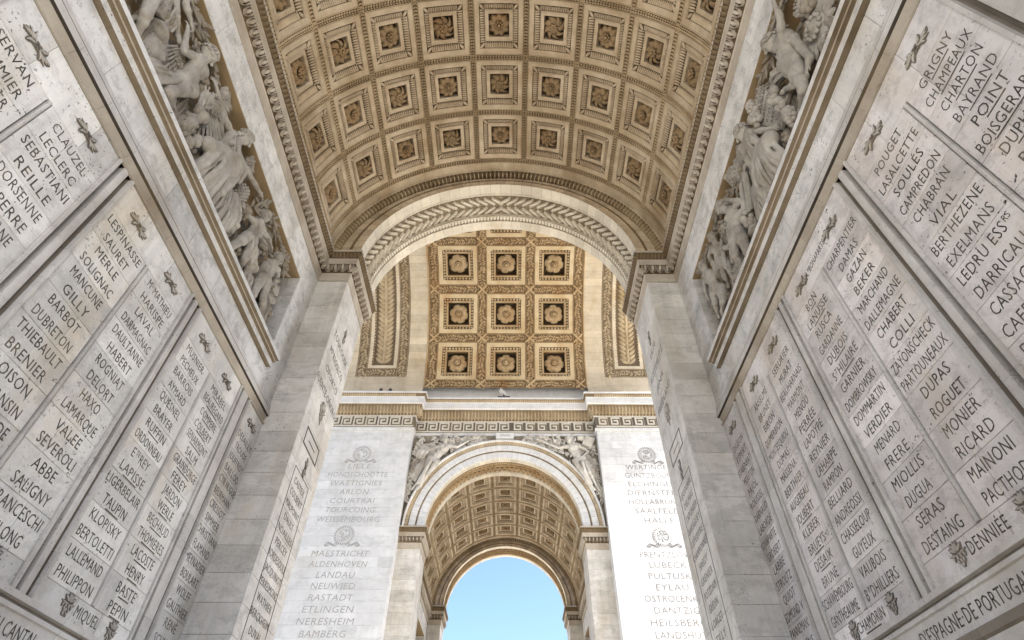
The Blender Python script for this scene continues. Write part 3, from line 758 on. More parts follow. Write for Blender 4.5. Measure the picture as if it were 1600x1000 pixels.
def do(i,p,q,d,nn,L):
    ml=MB(); mk=MB(); mc=MB(); my=MB(); fin=lambda: (my.build('cyma_moulding',[GOLD2],ew), ml.build('leaf_moulding',[GOLD2],ew), mc.build('bead_moulding',[PALEV],ew), mk.f and mk.build('greek_key',[KEYW],ew))
    D=Vector((d.x,d.y,0)); N=Vector((nn.x,nn.y,0)); Z=Vector((0,0,1))
    sh={0:(0,.3),1:(.1,-.1),2:(.1,.1),3:(-.1,.1),4:(.3,0)}[i]
    # leaf ovolo
    up=(N*.30+Z*.61).normalized(); out=D.cross(up)
    a0={0:0,1:-.25,2:.25,3:.25,4:-.25}[i]; a1={0:.25,1:-.25,2:-.25,3:.25,4:0}[i]
    LL=L-a0+a1
    n=max(1,round(LL/.2)); lw=LL/n; Ml=fr(Vector((p.x,p.y,21.22))+N*.10+D*a0,D,up,out)
    for k in range(n):
        leaf(ml,Ml@T((k+.5)*lw,0,0)@Rz(HP),.64,.165,.17,random.uniform(.5,.8)); leaf(ml,Ml@T((k+1)*lw,.12,0)@Rz(HP),.52,.085,.08,random.uniform(.3,.6))
        for sg in (-1,1): leaf(ml,Ml@T((k+.5)*lw,.05,.05)@Rz(HP+sg*.55),.26,.07,.06,.6,0,LEAF3)
    n=max(1,round(LL/.1)); 
    for k in range(n): ell(mc,T(*(Vector((p.x,p.y,21.19))+N*.09+D*(a0+(k+.5)*LL/n))),.035,.035,.035,.6,0,SPHL)
    up=(N*.08+Z*.2).normalized(); out=D.cross(up)
    n=max(1,round((L)/.13)); leafrow(my,fr(Vector((p.x,p.y,22.3))+N*.52+D*(.5 if i==2 else 0),D,up,out),n,(L-(1.0 if i==2 else 0))/n,.215,.035)
    # Greek key
    if i in (1,3): return fin()
    nU=max(1,round(L/.735)); u=L/nU
    for k in range(nU):
        mid=(k+.5)*u
        gx=p.x+d.x*mid
        flip = gx>0
        M=fr(Vector((p.x,p.y,20.43))+N*.052+D*(k*u),D,Z,N)
        s_=u/7.
        pts=[(.0,.0),(0,6),(5.2,6),(5.2,1.75),(1.75,1.75),(1.75,4.1),(3.5,4.1)]
        if flip: pts=[(7-a,b) for a,b in pts]
        h=.66/6.6; th=1.0
        def bar(x0,y0,x1,y1):
            xa,xb=min(x0,x1)-th/2,max(x0,x1)+th/2; ya,yb=min(y0,y1)-th/2,max(y0,y1)+th/2
            mk.slab(max(0.002,xa*s_+.03),min(u-.002,xb*s_+.03),(ya+.45)*h,(yb+.45)*h,0,.045+.0007*random.random(),M,.6,0,.012)
        for (x0,y0),(x1,y1) in zip(pts,pts[1:]): bar(x0,y0,x1,y1)
        bar(.0,.0,6.8,.0)
    fin()
estrip(do)
sw=thing('spandrel_wall',(0,YFA,14.6),'wall with white stone archivolt around the far arch, below the Greek key','wall')
m=MB(); plate_with_arch(m,YFA+.02,AR+.02,20.25,Q+.1); m.build('spandrel_ground',FIG2,sw)
m=MB(); n=47
for i in range(n):
    a0,a1=-HP+math.pi*i/n+.0008,-HP+math.pi*(i+1)/n-.0008; tt=random.gauss(.6,.12)
    for r_0,r_1,c0,c1,mm in ((AR,AR,.0,.10,0),(AR,4.52,.10,.10,0),(4.52,4.55,.10,.06,0),(4.55,4.63,.05,.05,1),(4.63,4.65,.06,.13,0),(4.65,4.96,.13,.13,0),(4.96,4.98,.13,.07,0),(4.98,5.18,.07,.16,1),(5.18,5.2,.16,.27,0),(5.2,5.27,.27,.27,0),(5.27,5.27,.27,-.02,0)):
        q=[(math.sin(a)*r_,YFA-c,AC+math.cos(a)*r_) for r_,c,a in ((r_0,c0,a0),(r_0,c0,a1),(r_1,c1,a1),(r_1,c1,a0))]
        m.add(q,[(0,1,2,3)],None,tt,mm)
m.build('archivolt',[WHITE,COFL],sw)
m=MB(); k=150
for i in range(k):
    a=-HP+math.pi*(i+.5)/k; r_=5.085
    ell(m,T(math.sin(a)*r_,YFA-.12,AC+math.cos(a)*r_)@Ry(a),.034,.05,.09,.7,0,SPHL)
    ell(m,T(math.sin(a)*4.59,YFA-.07,AC+math.cos(a)*4.59),.028,.028,.028,.5,1,SPHL)
m.build('bead_moulding',[PALEV,TANB],sw)
sw2=thing('name_plaque',(0,YFA-.2,20),'small white plaque above the crown of the far arch','plaque')
m=MB(); m.slab(-.52,.52,19.90,20.26,-.3,.30,fr((0,YFA,0),(1,0,0),(0,0,1),(0,-1,0)),.7); m.build('slab',WHITE,sw2)
m=MB(); text(m,fr((0,YFA-.305,0),(1,0,0),(0,0,1),(0,-1,0)),'WAGRAM',0,20.02,.12,.09); m.build('inscription',LETTER2,sw2)
def names(mb_parent, M, L, cx, z, pitch, h, adv, mat, c=.003, name='inscription', shear=0, under=()):
    for i,s in enumerate(L):
        if not s: continue
        m=MB(); n=len(s.replace('^',''))
        text(m,M,s,cx,z-i*pitch-h/2,h,adv(n),under=i in under,c=c,shear=shear); m.build(name,mat,mb_parent)
def leaf2(mb,M,L,w,h,t=None):
    leaf(mb,M,L,w,h,.2,0,LEAF3); leaf(mb,M@T(L*.12,0,.007),L*.76,w*.56,h,t,1,LEAF3)
def wreath(mb, M, r=.40):
    n=24
    for i in range(n):
        a=2*math.pi*i/n
        for sg in (-.5,.1,.6):
            leaf2(mb,M@Rz(a)@T(r*.94,0,0)@Rz(math.pi/2+sg),.23,.085,.03,.5)
    for i in range(22):
        a=random.uniform(0,6.28); q_=random.uniform(.02,.3); leaf2(mb,M@T(q_*math.cos(a),q_*math.sin(a),0)@Rz(a+1),.22,.09,.03,.5)
    for s in (-1,1):
        for k in range(3):
            pv=None
            for i in range(15):
                x=s*(.18+i*.05); y=-r-.03+.07*math.sin(i*.75+k*1.1)-.03*k
                cur=[(x,y-.022,.0),(x,y,.02),(x,y+.022,0)]
                if pv: mb.add(pv+cur,[(0,3,4,1),(1,4,5,2)],M,.5)
                pv=cur
FM=fr((0,YF,0),(1,0,0),(0,0,1),(0,-1,0))
FARL=[['LILLE','HONDSCHOOTTE','WATTIGNIES','ARLON','COURTRAI','TOURCOING','WEISSEMBOURG'],['MAESTRICHT','ALDENHOVEN','LANDAU','NEUWIED','RASTADT','ETLINGEN','NERESHEIM','BAMBERG','AMBERG']]
FARR=[['WERTINGEN','GUNTZBOURG','ELCHINGEN','DIERNSTEIN','HOLLABRUNN','SAALFELD','HALLE'],['PRENTZLOW','LUBECK','PULTUSK','EYLAU','OSTROLENKA','DANTZIG','HEILSBERG','LANDSHUT','ECKMUHL']]
for s,LL,lab in ((-1,FARL,'pale pier wall left of the far arch, carved with LILLE and other battles'),(1,FARR,'sunlit white pier wall right of the far arch, carved with WERTINGEN and other battles')):
    t=thing('inscribed_pier',(s*8.2,YF,0),lab,'wall'); cx=s*8.02
    m=MB(); zs=[(i*.513+.03) for i in range(40)]; zs=[z for z in zs if z<20.1]+[20.2]
    x0,x1=(-XO,-Q) if s<0 else (Q,XO)
    grid_slabs(m,FM,x0,x1,zs,-.1,0,1.7,.004)
    for z0,z1 in zip(zs,zs[1:]):
        if s<0: m.slab(YF+.012,YFA+.3,z0+.002,z1-.002,-.07,.004,fr((s*Q,0,0),(0,1,0),(0,0,1),(1,0,0)),random.gauss(.6,.1))
        else: m.slab(-YFA-.3,-YF-.012,z0+.002,z1-.002,-.07,.004,fr((s*Q,0,0),(0,-1,0),(0,0,1),(-1,0,0)),random.gauss(.6,.1))
    m.build('masonry',WHITE,t)
    for L,z in zip(LL,(17.85,13.02)): names(t,FM,L,cx,z,.513,.30,lambda n:.30-.005*(n-6),LETTER2 if s<0 else LETTER3,.004,shear=.12 if s<0 else 0)
    for z in (18.62,13.92):
        m=MB(); wreath(m,FM@T(cx,z,.0)); m.build('emblem',[LETTER2 if s<0 else LETTER3,WHITE],t)
# ================================================================ name tablets of the near passage
def bolt(mb, M, L=.46):
    """spindle of palm leaves with a knotted ribbon in the middle, long axis along a"""
    for s in (-1,1):
        q=M@(Rz(0) if s>0 else Rz(math.pi))
        for k in range(5):
            leaf2(mb,q@T(.03+k*.035,0,.004)@Rz((k-2)*.2*(1-.1*k)),L*.5-.04-k*.03,.072,.03,random.uniform(.3,.7))
        for k in range(3):
            leaf2(mb,q@T(.02+.03*k,.0,.008)@Rz(.5+.35*k),.115,.068,.03,.6); leaf2(mb,q@T(.02+.03*k,0,.008)@Rz(-.5-.35*k),.115,.068,.03,.6)
    for a in (.9,2.2,4.0,5.3): ell(mb,M@T(.04*math.cos(a),.035*math.sin(a),.012),.034,.025,.02,.5,0,SPHL)
def drop(mb, M, s=1):
    for k,a in enumerate((2.5,1.95,math.pi/2,1.2,.64)): leaf2(mb,M@T(0,.03,.003+.004*(k%2))@Rz(a),.125*s,.075*s,.025,random.uniform(.3,.7))
    for r_ in range(4):
        for k in range(4-r_):
            leaf2(mb,M@T((k-(3-r_)/2)*.045*s,.02-r_*.045*s,.004)@Rz(-math.pi/2+random.uniform(-.5,.5)),.075*s,.05*s,.022,random.uniform(.3,.7))
    for a in (2.95,.2): leaf2(mb,M@T(0,.0,.003)@Rz(a),.13*s,.05*s,.02,.5)
PAN={
('L','d'):[(['SERVAN','POMMIER','WALTHER','BONNET','GUDIN','LEGRAND','OUDINOT'],()),(['CLAUZEL','LECLERC','SEBASTIANI','REILLE','DORSENNE','LAPERRE','MONTANE','DROUOT','EBLE'],())],
('L','c'):[(['LESPINASSE','SAURET','MERLE','SOLIGNAC','MANCUNE','GILLY','BARBOT','DUBRETON','THIEBAULT','BRENIER','LOISON','MARANSIN','CLAPAREDE','TAUPIN','DARNAULD','FOY'],()),(['M^U^ MATHIEU','HARISPE','LAVAL','DARMAGNAC','DAULTANNE','HABERT','ROGNIAT','DELORT','HAXO','LAMARQUE','VALEE','SEVEROLI','ABBE','SALIGNY','FRANCESCHI','DULONG'],())],
('L','b'):[(['MUSNIER','PECHEUX','BARROIS','AYMARD','QUESNEL','BRAYER','RUFFIN','ORDONNEAU','E^TE^ REY','LAPISSE','LIGERBELAIR','TAUPIN','KLOPISKY','BERTOLETTI','LALLEMAND','PHILIPPON'],(6,9,11)),(['MIRABEL','BEAUREGARD','COMPERE','COLBERT','SENARMONT','SALM','GRAINDORGE','FEREY','JARDON','WERLE','BECHAUD','THOMIERES','LACOSTE','HENRY','BASTE','PEPIN'],tuple(range(16)))],
('L','a'):[(['DESAILLY','TROUDE','JOUFFROY','BAILLOD','S CYR NUGUES','BEURMANN','CRESSOT','SIMMER','CHRISTIANI','FLAMAND','MEYNADIER','BOULART','WOLFF','GAUTHIER','REN\u00c9','SCHMITZ'],())],
('R','d'):[(['POUGET','LASALCETTE','SOUL\u00c9S','CAMPREDON','CHABRAN','VIAL','BERTHEZENE','EXELMANS','LEDRU ESS^RS^','DARRICAU','CASSAGNE','CAFFARELLI','DESSOLLES','DENNIEL'],()),(['GRIGNY','CHAMPEAUX','CHARTON','BAYRAND','POINT','BOISGERARD','DUPHOT','BANEL'],(0,1,2,3,4,5,6))],
('R','c'):[(['BON','LANUSSE','RUSCA','GARDANNE','DUBOIS','S^T^ HILAIRE','GARNIER','DOMBROWSKY','DOMMARTIN','VERDIER','MENARD','FRERE','MIOLLIS','DUGUA','SERAS','DESTAING'],(0,1,4,5)),(['CHARPENTIER','DAMAS','GAZAN','BEKER','MARCHAND','DALLEMAGNE','CHABERT','COLLI','ZAYONSCHECK','PARTOUNEAUX','DUPAS','ROGUET','MONIER','RICARD','MAINONI','PACTHOD'],())],
('R','b'):[(['ANSELME','BRUNET','BIRON','DUMERBION','MONTESQUIOU','DUMAS','MASSENA','BERTHIER','AUGEREAU','JOUBERT','KLEBER','BRUEYS','DESAIX','BRUNE','SCHAWEMBOURG','GANTHEAUME'],(9,11,12)),(['SERURIER','MURAT','BEAUHARNAIS','MARMONT','MENOU','PERR\u00c9E','LAPOYPE','REYNIER','LAHARPE','RAMPON','BELLIARD','ANDREOSSI','CHASSELOUP','GUYEUX','VAUBOIS','B^Y^ DHILLIERS'],(5,8))],
('R','a'):[(['DIGEON','ESPERT','STABENRATH','MOUTON','PAJOL','ROUSSEL','DARNAUD','LABORDE','BONAPARTE A.','GROBERT','LABBE','STROLTZ','QUIOT','EDMOND V.','PANNEMANS','CLEMENS'],())]}
BOT={('L','b'):'MIQUEL',('R','b'):'CHAMORIN',('R','c'):'DENNI\u00c9E'}
adv_=lambda n: .101-.0033*(n-5)
PLACE={'a':'beside the pilaster','b':'second from the pilaster','c':'third from the pilaster','d':'nearest the viewer','e':'at the near edge of the wall'}
for side in 'LR':
    MW=ML if side=='L' else MRt; sg=1 if side=='L' else -1; mat=MARBLE if side=='L' else MARBLER
    for a0,a1,k in TAB:
        P_=PAN.get((side,k))
        first=P_[0][0][0].replace('^','') if P_ else None
        xm=(a0+a1)/2
        lab='%s marble name tablet on the %s wall, %s'%('narrow' if k in 'ae' else 'wide','left' if side=='L' else 'right',PLACE[k])
        t=thing('name_tablet',(-sg*W,xm,3.87),lab,'name tablet','marble tablets of carved names')
        b0,b1=sorted((sg*a0,sg*a1)); zb=[3.87]+[8.084-.4938*i for i in range(8,-1,-1)]+[8.67]
        m=MB(); m.box(b0,b1,3.86,8.68,-.10,-.045,MW,.5); m.build('joint_bed',BACK,t)
        cols=[(b0,b1)] if k in 'ae' else [(b0,xm*sg-.042),(xm*sg+.042,b1)]
        m=MB()
        for i,(z0,z1) in enumerate(zip(zb,zb[1:])):
            edge=i in (0,9)
            for c0,c1 in ([(b0,b1)] if edge else cols):
                xs=[c0]+( [c0+(c1-c0)*random.uniform(.25,.75)] if random.random()<.65 else [])+[c1]
                if edge and len(cols)>1: xs=sorted({c0,c0+(c1-c0)*random.uniform(.2,.4),c0+(c1-c0)*random.uniform(.6,.8),c1})
                for x0,x1 in zip(xs,xs[1:]): m.slab(x0+.003,x1-.003,z0+.003,z1-.003,-.09,random.uniform(-.001,.0012),MW,random.gauss(.52,.2),0,.004)
        m.build('slab',mat,t)
        if len(cols)>1:
            m=MB(); xc=xm*sg
            m.vstrip([(xc-.022,-.06),(xc-.02,.014),(xc-.012,.02),(xc+.012,.02),(xc+.02,.014),(xc+.022,-.06)],4.14,8.075,MW,8); m.build('divider',MIDM,t)
        # order of columns along reading direction
        cc=[(c0+c1)/2 for c0,c1 in cols]
        for x in cc:
            m=MB(); bolt(m,MW@T(x-.05*0,8.34,0)); m.build('emblem',[DARK,EMB],t)
        if k in 'bcd':
            for x in ([cc[0]+.08,cc[1]+.05] if k!='d' else cc): m=MB(); drop(m,MW@T(x,4.005,0)@Sc(1,.82,1),1.12); m.build('emblem',[DARK,EMB],t)
        if (side,k) in BOT: m=MB(); text(m,MW,BOT[(side,k)],xm*sg,3.935,.14,.09,side=='R' and k=='b'); m.build('inscription',LETTER,t)
        if (side,k)==('R','c'): m=MB(); text(m,MW,'L^N^ BONAPARTE',xm*sg,8.29,.12,.062); m.build('inscription',LETTER,t)
        if P_:
            for x,(L,un) in zip(cc,P_): names(t,MW,L,x,7.962,.2469,.148,adv_,LETTER,.003,under=un)
# pilaster inner faces
PNL=['TOULOUSE','M^D^ RIOSECO','OPORTO','FUENTE-O\u00d1ORO']; PNR=['ULM','AUSTERLITZ','JENA','FRIEDLAND']
PLL=['CASTEX','COLBERT','MAUPOINT','DAULT','NOAILLES','PERCEY','BORDESOULE','JACQUINOT','PERREIMOND','WATHIER','BERCKHEIM','DUVAL','PIRE','S GERMAIN']
PLR=['LECOURBE','DELMAS','TAPONIER','BARAGUEY','LEFEBVRE','CHAMPIONNET','HARDY','GRENIER','POTZDAM','GUDIN','LORCET','TILLY','RICHEPANSE','LEVAL']
for t,M_,top,low,s in ((pl,fr((-P,0,0),(0,1,0),(0,0,1),(1,0,0)),PNL,PLL,1),(pr_,fr((P,0,0),(0,-1,0),(0,0,1),(-1,0,0)),PNR,PLR,-1)):
    c_=11.12*s; lm=LETTER if s>0 else LETTER3
    names(t,M_,top,c_,11.75,.53,.21,lambda n:.185-.004*(n-6) if n<9 else .15,lm,.004)
    names(t,M_,low,c_,7.68,.265,.15,lambda n:.12-.003*(n-6),lm,.004)
    for z in (12.2,9.69,8.14):
        m=MB(); bolt(m,M_@T(c_,z,0)@Rz(math.pi/2),.5) if z!=9.69 else drop(m,M_@T(c_,z,0),1.9); m.build('emblem',[DARK if s>0 else LETTER3,EMB],t)
    m=MB(); w_=.53
    for x0,x1,z0,z1 in ((c_-w_,c_+w_,8.48,8.52),(c_-w_,c_+w_,8.88,8.92),(c_-w_,c_-w_+.04,8.52,8.88),(c_+w_-.04,c_+w_,8.52,8.88),(c_-.25,c_+.25,8.69,8.71),
        (c_-w_,c_+w_,7.9,7.915),(c_-w_,c_-w_+.015,.6,7.9),(c_+w_-.015,c_+w_,.6,7.9)): m.box(x0,x1,z0,z1,-.01,.006,M_)
    m.build('inset_frame',lm,t)
# ================================================================ security camera and two lights on the far cornice
t=thing('security_camera',(-.16,27.4,22.6),'small white security camera on the ledge under the coffers','camera')
m=MB(); q=T(-.16,27.35,22.98)@Rz(.55)@Ry(.5)
m.box(-.25,.25,-.085,.085,-.075,.075,q,.5); m.box(-.30,.22,-.1,.1,.075,.095,q,.6); m.build('housing',METAL,t)
m=MB(); ell(m,T(-.16,27.35,22.98)@Rz(.55)@Ry(.5)@T(-.255,0,0),.02,.06,.06,.5); m.build('lens',METALD,t)
m=MB(); m.box(-.04,.04,-.04,.04,22.68,22.92,T(-.10,27.42,0),.5); m.box(-.3,.45,-.1,.1,22.64,22.70,T(-.16,27.42,0),.5); m.build('bracket',METALD,t)
for x,lab in ((-7.62,'grey round spotlight on the left ledge, outer one'),(-7.05,'grey round spotlight on the left ledge, inner one')):
    t=thing('spotlight',(x,26.9,22.65),lab,'spotlight','pair of spotlights on the left ledge')
    m=MB(); q=T(x,26.95,22.85); ell(m,q,.12,.10,.12,.5); m.box(-.03,.03,-.03,.03,-.22,-.05,q,.5); m.build('lamp_head',METALD,t)
# ================================================================ sculpture: bodies grown as one smooth surface from a pose
def V(*a): return np.array(a,float)
def seg_cap(a,b,ra,rb,k=.03,neg=False):
    a,b=V(*a),V(*b)
    def f(p):
        ab=b-a; h=np.clip(((p-a)@ab)/max(ab@ab,1e-9),0,1)
        return np.linalg.norm(p-a-h[...,None]*ab,axis=-1)-(ra+(rb-ra)*h)
    r=max(ra,rb); return (f,np.minimum(a,b)-r,np.maximum(a,b)+r,k,neg)
def ell_p(c,B,rad,k=.03,neg=False):
    c=V(*c); B=np.array(B,float); rad=V(*rad)
    def f(p):
        q=(p-c)@B.T; k0=np.linalg.norm(q/rad,axis=-1); k1=np.linalg.norm(q/(rad*rad),axis=-1)
        return k0*(k0-1)/np.maximum(k1,1e-6)
    R_=np.sqrt(((B*rad[:,None])**2).sum(0)); return (f,c-R_,c+R_,k,neg)
def sdf_mesh(prims,h=.017,clip=None):
    lo=np.min([p[1] for p in prims if not p[4]],0)-.06; hi=np.max([p[2] for p in prims if not p[4]],0)+.06
    if clip is not None: lo[2]=max(lo[2],clip)
    n=np.ceil((hi-lo)/h).astype(int)+1
    ax=[lo[i]+h*np.arange(n[i]) for i in range(3)]
    Fd=np.full(n,1.0)
    for f,a,b,k,neg in prims:
        m=k*2+h*2; s=[slice(max(0,int((a[i]-m-lo[i])/h)),max(0,min(n[i],int((b[i]+m-lo[i])/h)+2))) for i in range(3)]
        if any(q.stop<=q.start for q in s): continue
        p=np.stack(np.meshgrid(ax[0][s[0]],ax[1][s[1]],ax[2][s[2]],indexing='ij'),-1)
        d=f(p); g=Fd[tuple(s)]
        if neg: d=-d; hh=np.clip(.5-.5*(g-d)/k,0,1); r_=g+(d-g)*hh+k*hh*(1-hh)
        else: hh=np.clip(.5+.5*(g-d)/k,0,1); r_=g+(d-g)*hh-k*hh*(1-hh)
        Fd[tuple(s)]=r_
    Fd[0]=Fd[-1]=1; Fd[:,0]=Fd[:,-1]=1; Fd[:,:,0]=Fd[:,:,-1]=1
    # surface nets
    S_=Fd<0; cnt=np.zeros(n-1); acc=np.zeros((*(n-1),3))
    off=[(i,j,k) for i in (0,1) for j in (0,1) for k in (0,1)]
    sl=lambda o: tuple(slice(o[i],n[i]-1+o[i]) for i in range(3))
    for a in off:
        for d in range(3):
            if a[d]: continue
            b=list(a); b[d]=1; fa,fb=Fd[sl(a)],Fd[sl(b)]; cr=(fa<0)!=(fb<0)
            t=np.where(cr,fa/np.where(fa==fb,1,fa-fb),0)
            cnt+=cr
            for i in range(3): acc[...,i]+=np.where(cr,a[i]+(t if i==d else 0),0)
    act=cnt>0; idx=-np.ones(n-1,int); idx[act]=np.arange(act.sum())
    cell=np.argwhere(act); vs=lo+h*(cell+acc[act]/cnt[act][:,None])
    fs=[]
    for d in range(3):
        e,g=(d+1)%3,(d+2)%3
        sa=[slice(1,-1)]*3; sa[d]=slice(0,n[d]-1); sb=[slice(1,-1)]*3; sb[d]=slice(1,n[d])
        A=S_[tuple(sa)]; Bb=S_[tuple(sb)]; cr=np.argwhere(A!=Bb)
        if len(cr)==0: continue
        ins=A[tuple(cr.T)]; base=cr.copy(); base[:,e]+=1; base[:,g]+=1
        def at(de,dg):
            q=base.copy(); q[:,e]-=de; q[:,g]-=dg; return idx[tuple(q.T)]
        q4=np.stack([at(1,1),at(0,1),at(0,0),at(1,0)],1); q4[~ins]=q4[~ins][:,::-1]; fs.append(q4)
    return vs, np.concatenate(fs)
def basis(f,u):
    f=V(*f); f/=np.linalg.norm(f); u=V(*u); u=u-f*(u@f); u/=np.linalg.norm(u); r_=np.cross(u,f); return r_,u,f
def head_prims(c,f,u,s):
    r_,u,f=basis(f,u); B=[r_,u,f]; c=V(*c); q=lambda x,y,z: c+s*(x*r_+y*u+z*f)
    L=[ell_p(q(0,.02,-.012),B,V(.078,.105,.098)*s,.02), ell_p(q(0,-.055,.03),B,V(.056,.07,.062)*s,.03),
       seg_cap(q(0,.02,.088),q(0,-.03,.118),.012*s,.02*s,.012), ell_p(q(0,.035,.075),B,V(.06,.014,.022)*s,.015),
       ell_p(q(0,-.102,.062),B,V(.024,.02,.024)*s,.02), ell_p(q(0,-.064,.088),B,V(.026,.008,.014)*s,.008), ell_p(q(0,-.08,.084),B,V(.022,.008,.014)*s,.008),
       ell_p(q(.084,-.005,-.01),B,V(.012,.032,.02)*s,.008), ell_p(q(-.084,-.005,-.01),B,V(.012,.032,.02)*s,.008)]
    for sg in (-1,1):
        L.append(ell_p(q(sg*.034,.008,.088),B,V(.021,.014,.018)*s,.012,True)); L.append(ell_p(q(sg*.034,.006,.074),B,V(.015,.011,.014)*s,.006))
        L.append(ell_p(q(sg*.045,-.03,.062),B,V(.026,.026,.022)*s,.02))
    L.append(seg_cap(q(-.022,-.072,.104),q(.022,-.072,.104),.004*s,.004*s,.006,True))
    return L
def hand_prims(w_,h_,side,s):
    w_,h_=V(*w_),V(*h_); d=h_-w_; d/=np.linalg.norm(d)+1e-9; n=V(0,0,1); l=np.cross(n,d); l/=np.linalg.norm(l)+1e-9; n=np.cross(d,l)
    L=[ell_p(h_+d*.035*s,[l,d,n],V(.038,.05,.017)*s,.02), seg_cap(w_,h_,.026*s,.026*s,.02)]
    for i,(o,ln) in enumerate(((-.028,.062),(-.009,.075),(.011,.07),(.029,.055))):
        a=h_+d*.075*s+l*o*s; b=a+(d*.6*ln+l*o*.3-n*.012)*s; c=b+(d*.35*ln-n*.45*ln)*s
        L+= [seg_cap(a,b,.0105*s,.0095*s,.006),seg_cap(b,c,.0095*s,.008*s,.006)]
    a=h_+l*side*.03*s+d*.015*s; b=a+(l*side*.035+d*.035)*s; L+=[seg_cap(a,b,.013*s,.011*s,.01),seg_cap(b,b+(d*.03+l*side*.004-n*.01)*s,.011*s,.009*s,.006)]
    return L
def lerp(a,b,t): return V(*a)+(V(*b)-V(*a))*t
def body_prims(J,s,face,fem=False):
    g=lambda n: V(*J[n]); hd,ne,ch,pe=g('hd'),g('ne'),g('ch'),g('pe'); L=[]
    up=ch-pe; up/=np.linalg.norm(up)
    sh=g('shr')-g('shl'); sh/=np.linalg.norm(sh)+1e-9; hp=g('hir')-g('hil'); hp/=np.linalg.norm(hp)+1e-9
    fz=np.cross(sh,up); 
    if fz@V(0,0,1)<0: fz=-fz
    fz=fz*.5+V(0,0,1)*.8; fz/=np.linalg.norm(fz)
    lat=np.cross(up,fz); lat/=np.linalg.norm(lat); fz=np.cross(lat,up)
    B=[lat,up,fz]; bk=J.get('back',0)
    tl=np.linalg.norm(ch-pe)
    L+=[ell_p(ch+up*.02*s,B,V(.165,.17,.115)*s,.06), ell_p(lerp(ch,pe,.5),B,V(.135,max(.14,tl*.45/s),.095)*s,.06), ell_p(pe,B,V(.155,.13,.115)*s,.05),
        seg_cap(ne,lerp(ne,hd,.8),.058*s,.055*s,.03), seg_cap(ch+up*.1*s,ne,.09*s,.06*s,.05), seg_cap(g('shl'),ch+up*.1*s,.065*s,.09*s,.05), seg_cap(g('shr'),ch+up*.1*s,.065*s,.09*s,.05)]
    for sg in (-1,1):
        if bk:
            L.append(ell_p(pe+(lat*sg*.085-up*.05+fz*.075)*s,B,V(.085,.095,.075)*s,.025)); L.append(ell_p(ch+(lat*sg*.085+up*.05+fz*.08)*s,B,V(.065,.085,.03)*s,.03))
        else:
            L.append(ell_p(ch+(lat*sg*.075+up*.05+fz*.092)*s,B,V(.075,.058,.036 if not fem else .062)*s,.025))
            for q in (0,1,2): L.append(ell_p(lerp(ch,pe,.3+.2*q)+(lat*sg*.036+fz*.088)*s,B,V(.036,.035,.018)*s,.015))
            L.append(ell_p(lerp(ch,pe,.25)+(lat*sg*.12+fz*.05)*s,B,V(.03,.07,.04)*s,.03))
    if bk: L.append(seg_cap(ch+fz*.12*s,pe+fz*.10*s,.012*s,.012*s,.03,True)); L.append(seg_cap(pe+(fz*.15-up*.0)*s,pe+(fz*.14-up*.12)*s,.01*s,.012*s,.02,True))
    else: L.append(seg_cap(lerp(ch,pe,.1)+fz*.115*s,lerp(ch,pe,.75)+fz*.105*s,.008*s,.008*s,.02,True)); L.append(ell_p(lerp(ch,pe,.78)+fz*.10*s,B,V(.01,.012,.014)*s,.01,True))
    for e,(shn,eln,han) in ((-1,('shl','ell','hal')),(1,('shr','elr','har'))):
        a,b,c=g(shn),g(eln),g(han); w_=lerp(b,c,.86)
        L+=[ell_p(a,np.eye(3),V(.075,.075,.07)*s,.03), seg_cap(a,b,.060*s,.044*s,.03), ell_p(lerp(a,b,.5),np.eye(3),V(.056,.056,.056)*s,.04), seg_cap(b,w_,.046*s,.030*s,.02), ell_p(lerp(b,w_,.3),np.eye(3),V(.05,.05,.046)*s,.03)]
        L+=hand_prims(w_,c,e,s)
    for hn,kn,an,tn in (('hil','knl','anl','tol'),('hir','knr','anr','tor')):
        a,b,c,d=g(hn),g(kn),g(an),g(tn)
        L+=[seg_cap(lerp(pe,a,.6),a,.11*s,.105*s,.05), seg_cap(a,b,.098*s,.062*s,.04), ell_p(lerp(a,b,.35),np.eye(3),V(.098,.098,.095)*s,.05), ell_p(b+V(0,0,.012),np.eye(3),V(.062,.062,.06)*s,.02), seg_cap(b,c,.056*s,.034*s,.025), ell_p(lerp(b,c,.32),np.eye(3),V(.06,.062,.058)*s,.035), ell_p(c,np.eye(3),V(.042,.042,.042)*s,.02)]
        hh=c-(d-c)*.25; L+=[seg_cap(hh,lerp(c,d,.6),.038*s,.036*s,.02),ell_p(lerp(c,d,.85),np.eye(3),V(.042,.038,.032)*s,.02)]
        dd=(d-c)/(np.linalg.norm(d-c)+1e-9); l=np.cross(dd,V(0,0,1)); l/=np.linalg.norm(l)+1e-9
        for i in range(5): L.append(seg_cap(lerp(c,d,.85)+l*(i-2)*.016*s,d+(l*(i-2)*.017-dd*.008*abs(i-1))*s,.011*s,.009*s,.005))
    uph=hd-ne; L+=head_prims(hd,face,uph if np.linalg.norm(np.cross(uph,V(*face)))>.01 else (0,1,0),s*1.12)
    return L
def add_np(mb,vs,fs,M,t=.55): mb.add([tuple(v) for v in vs],[tuple(int(i) for i in q) for q in fs],M,t)
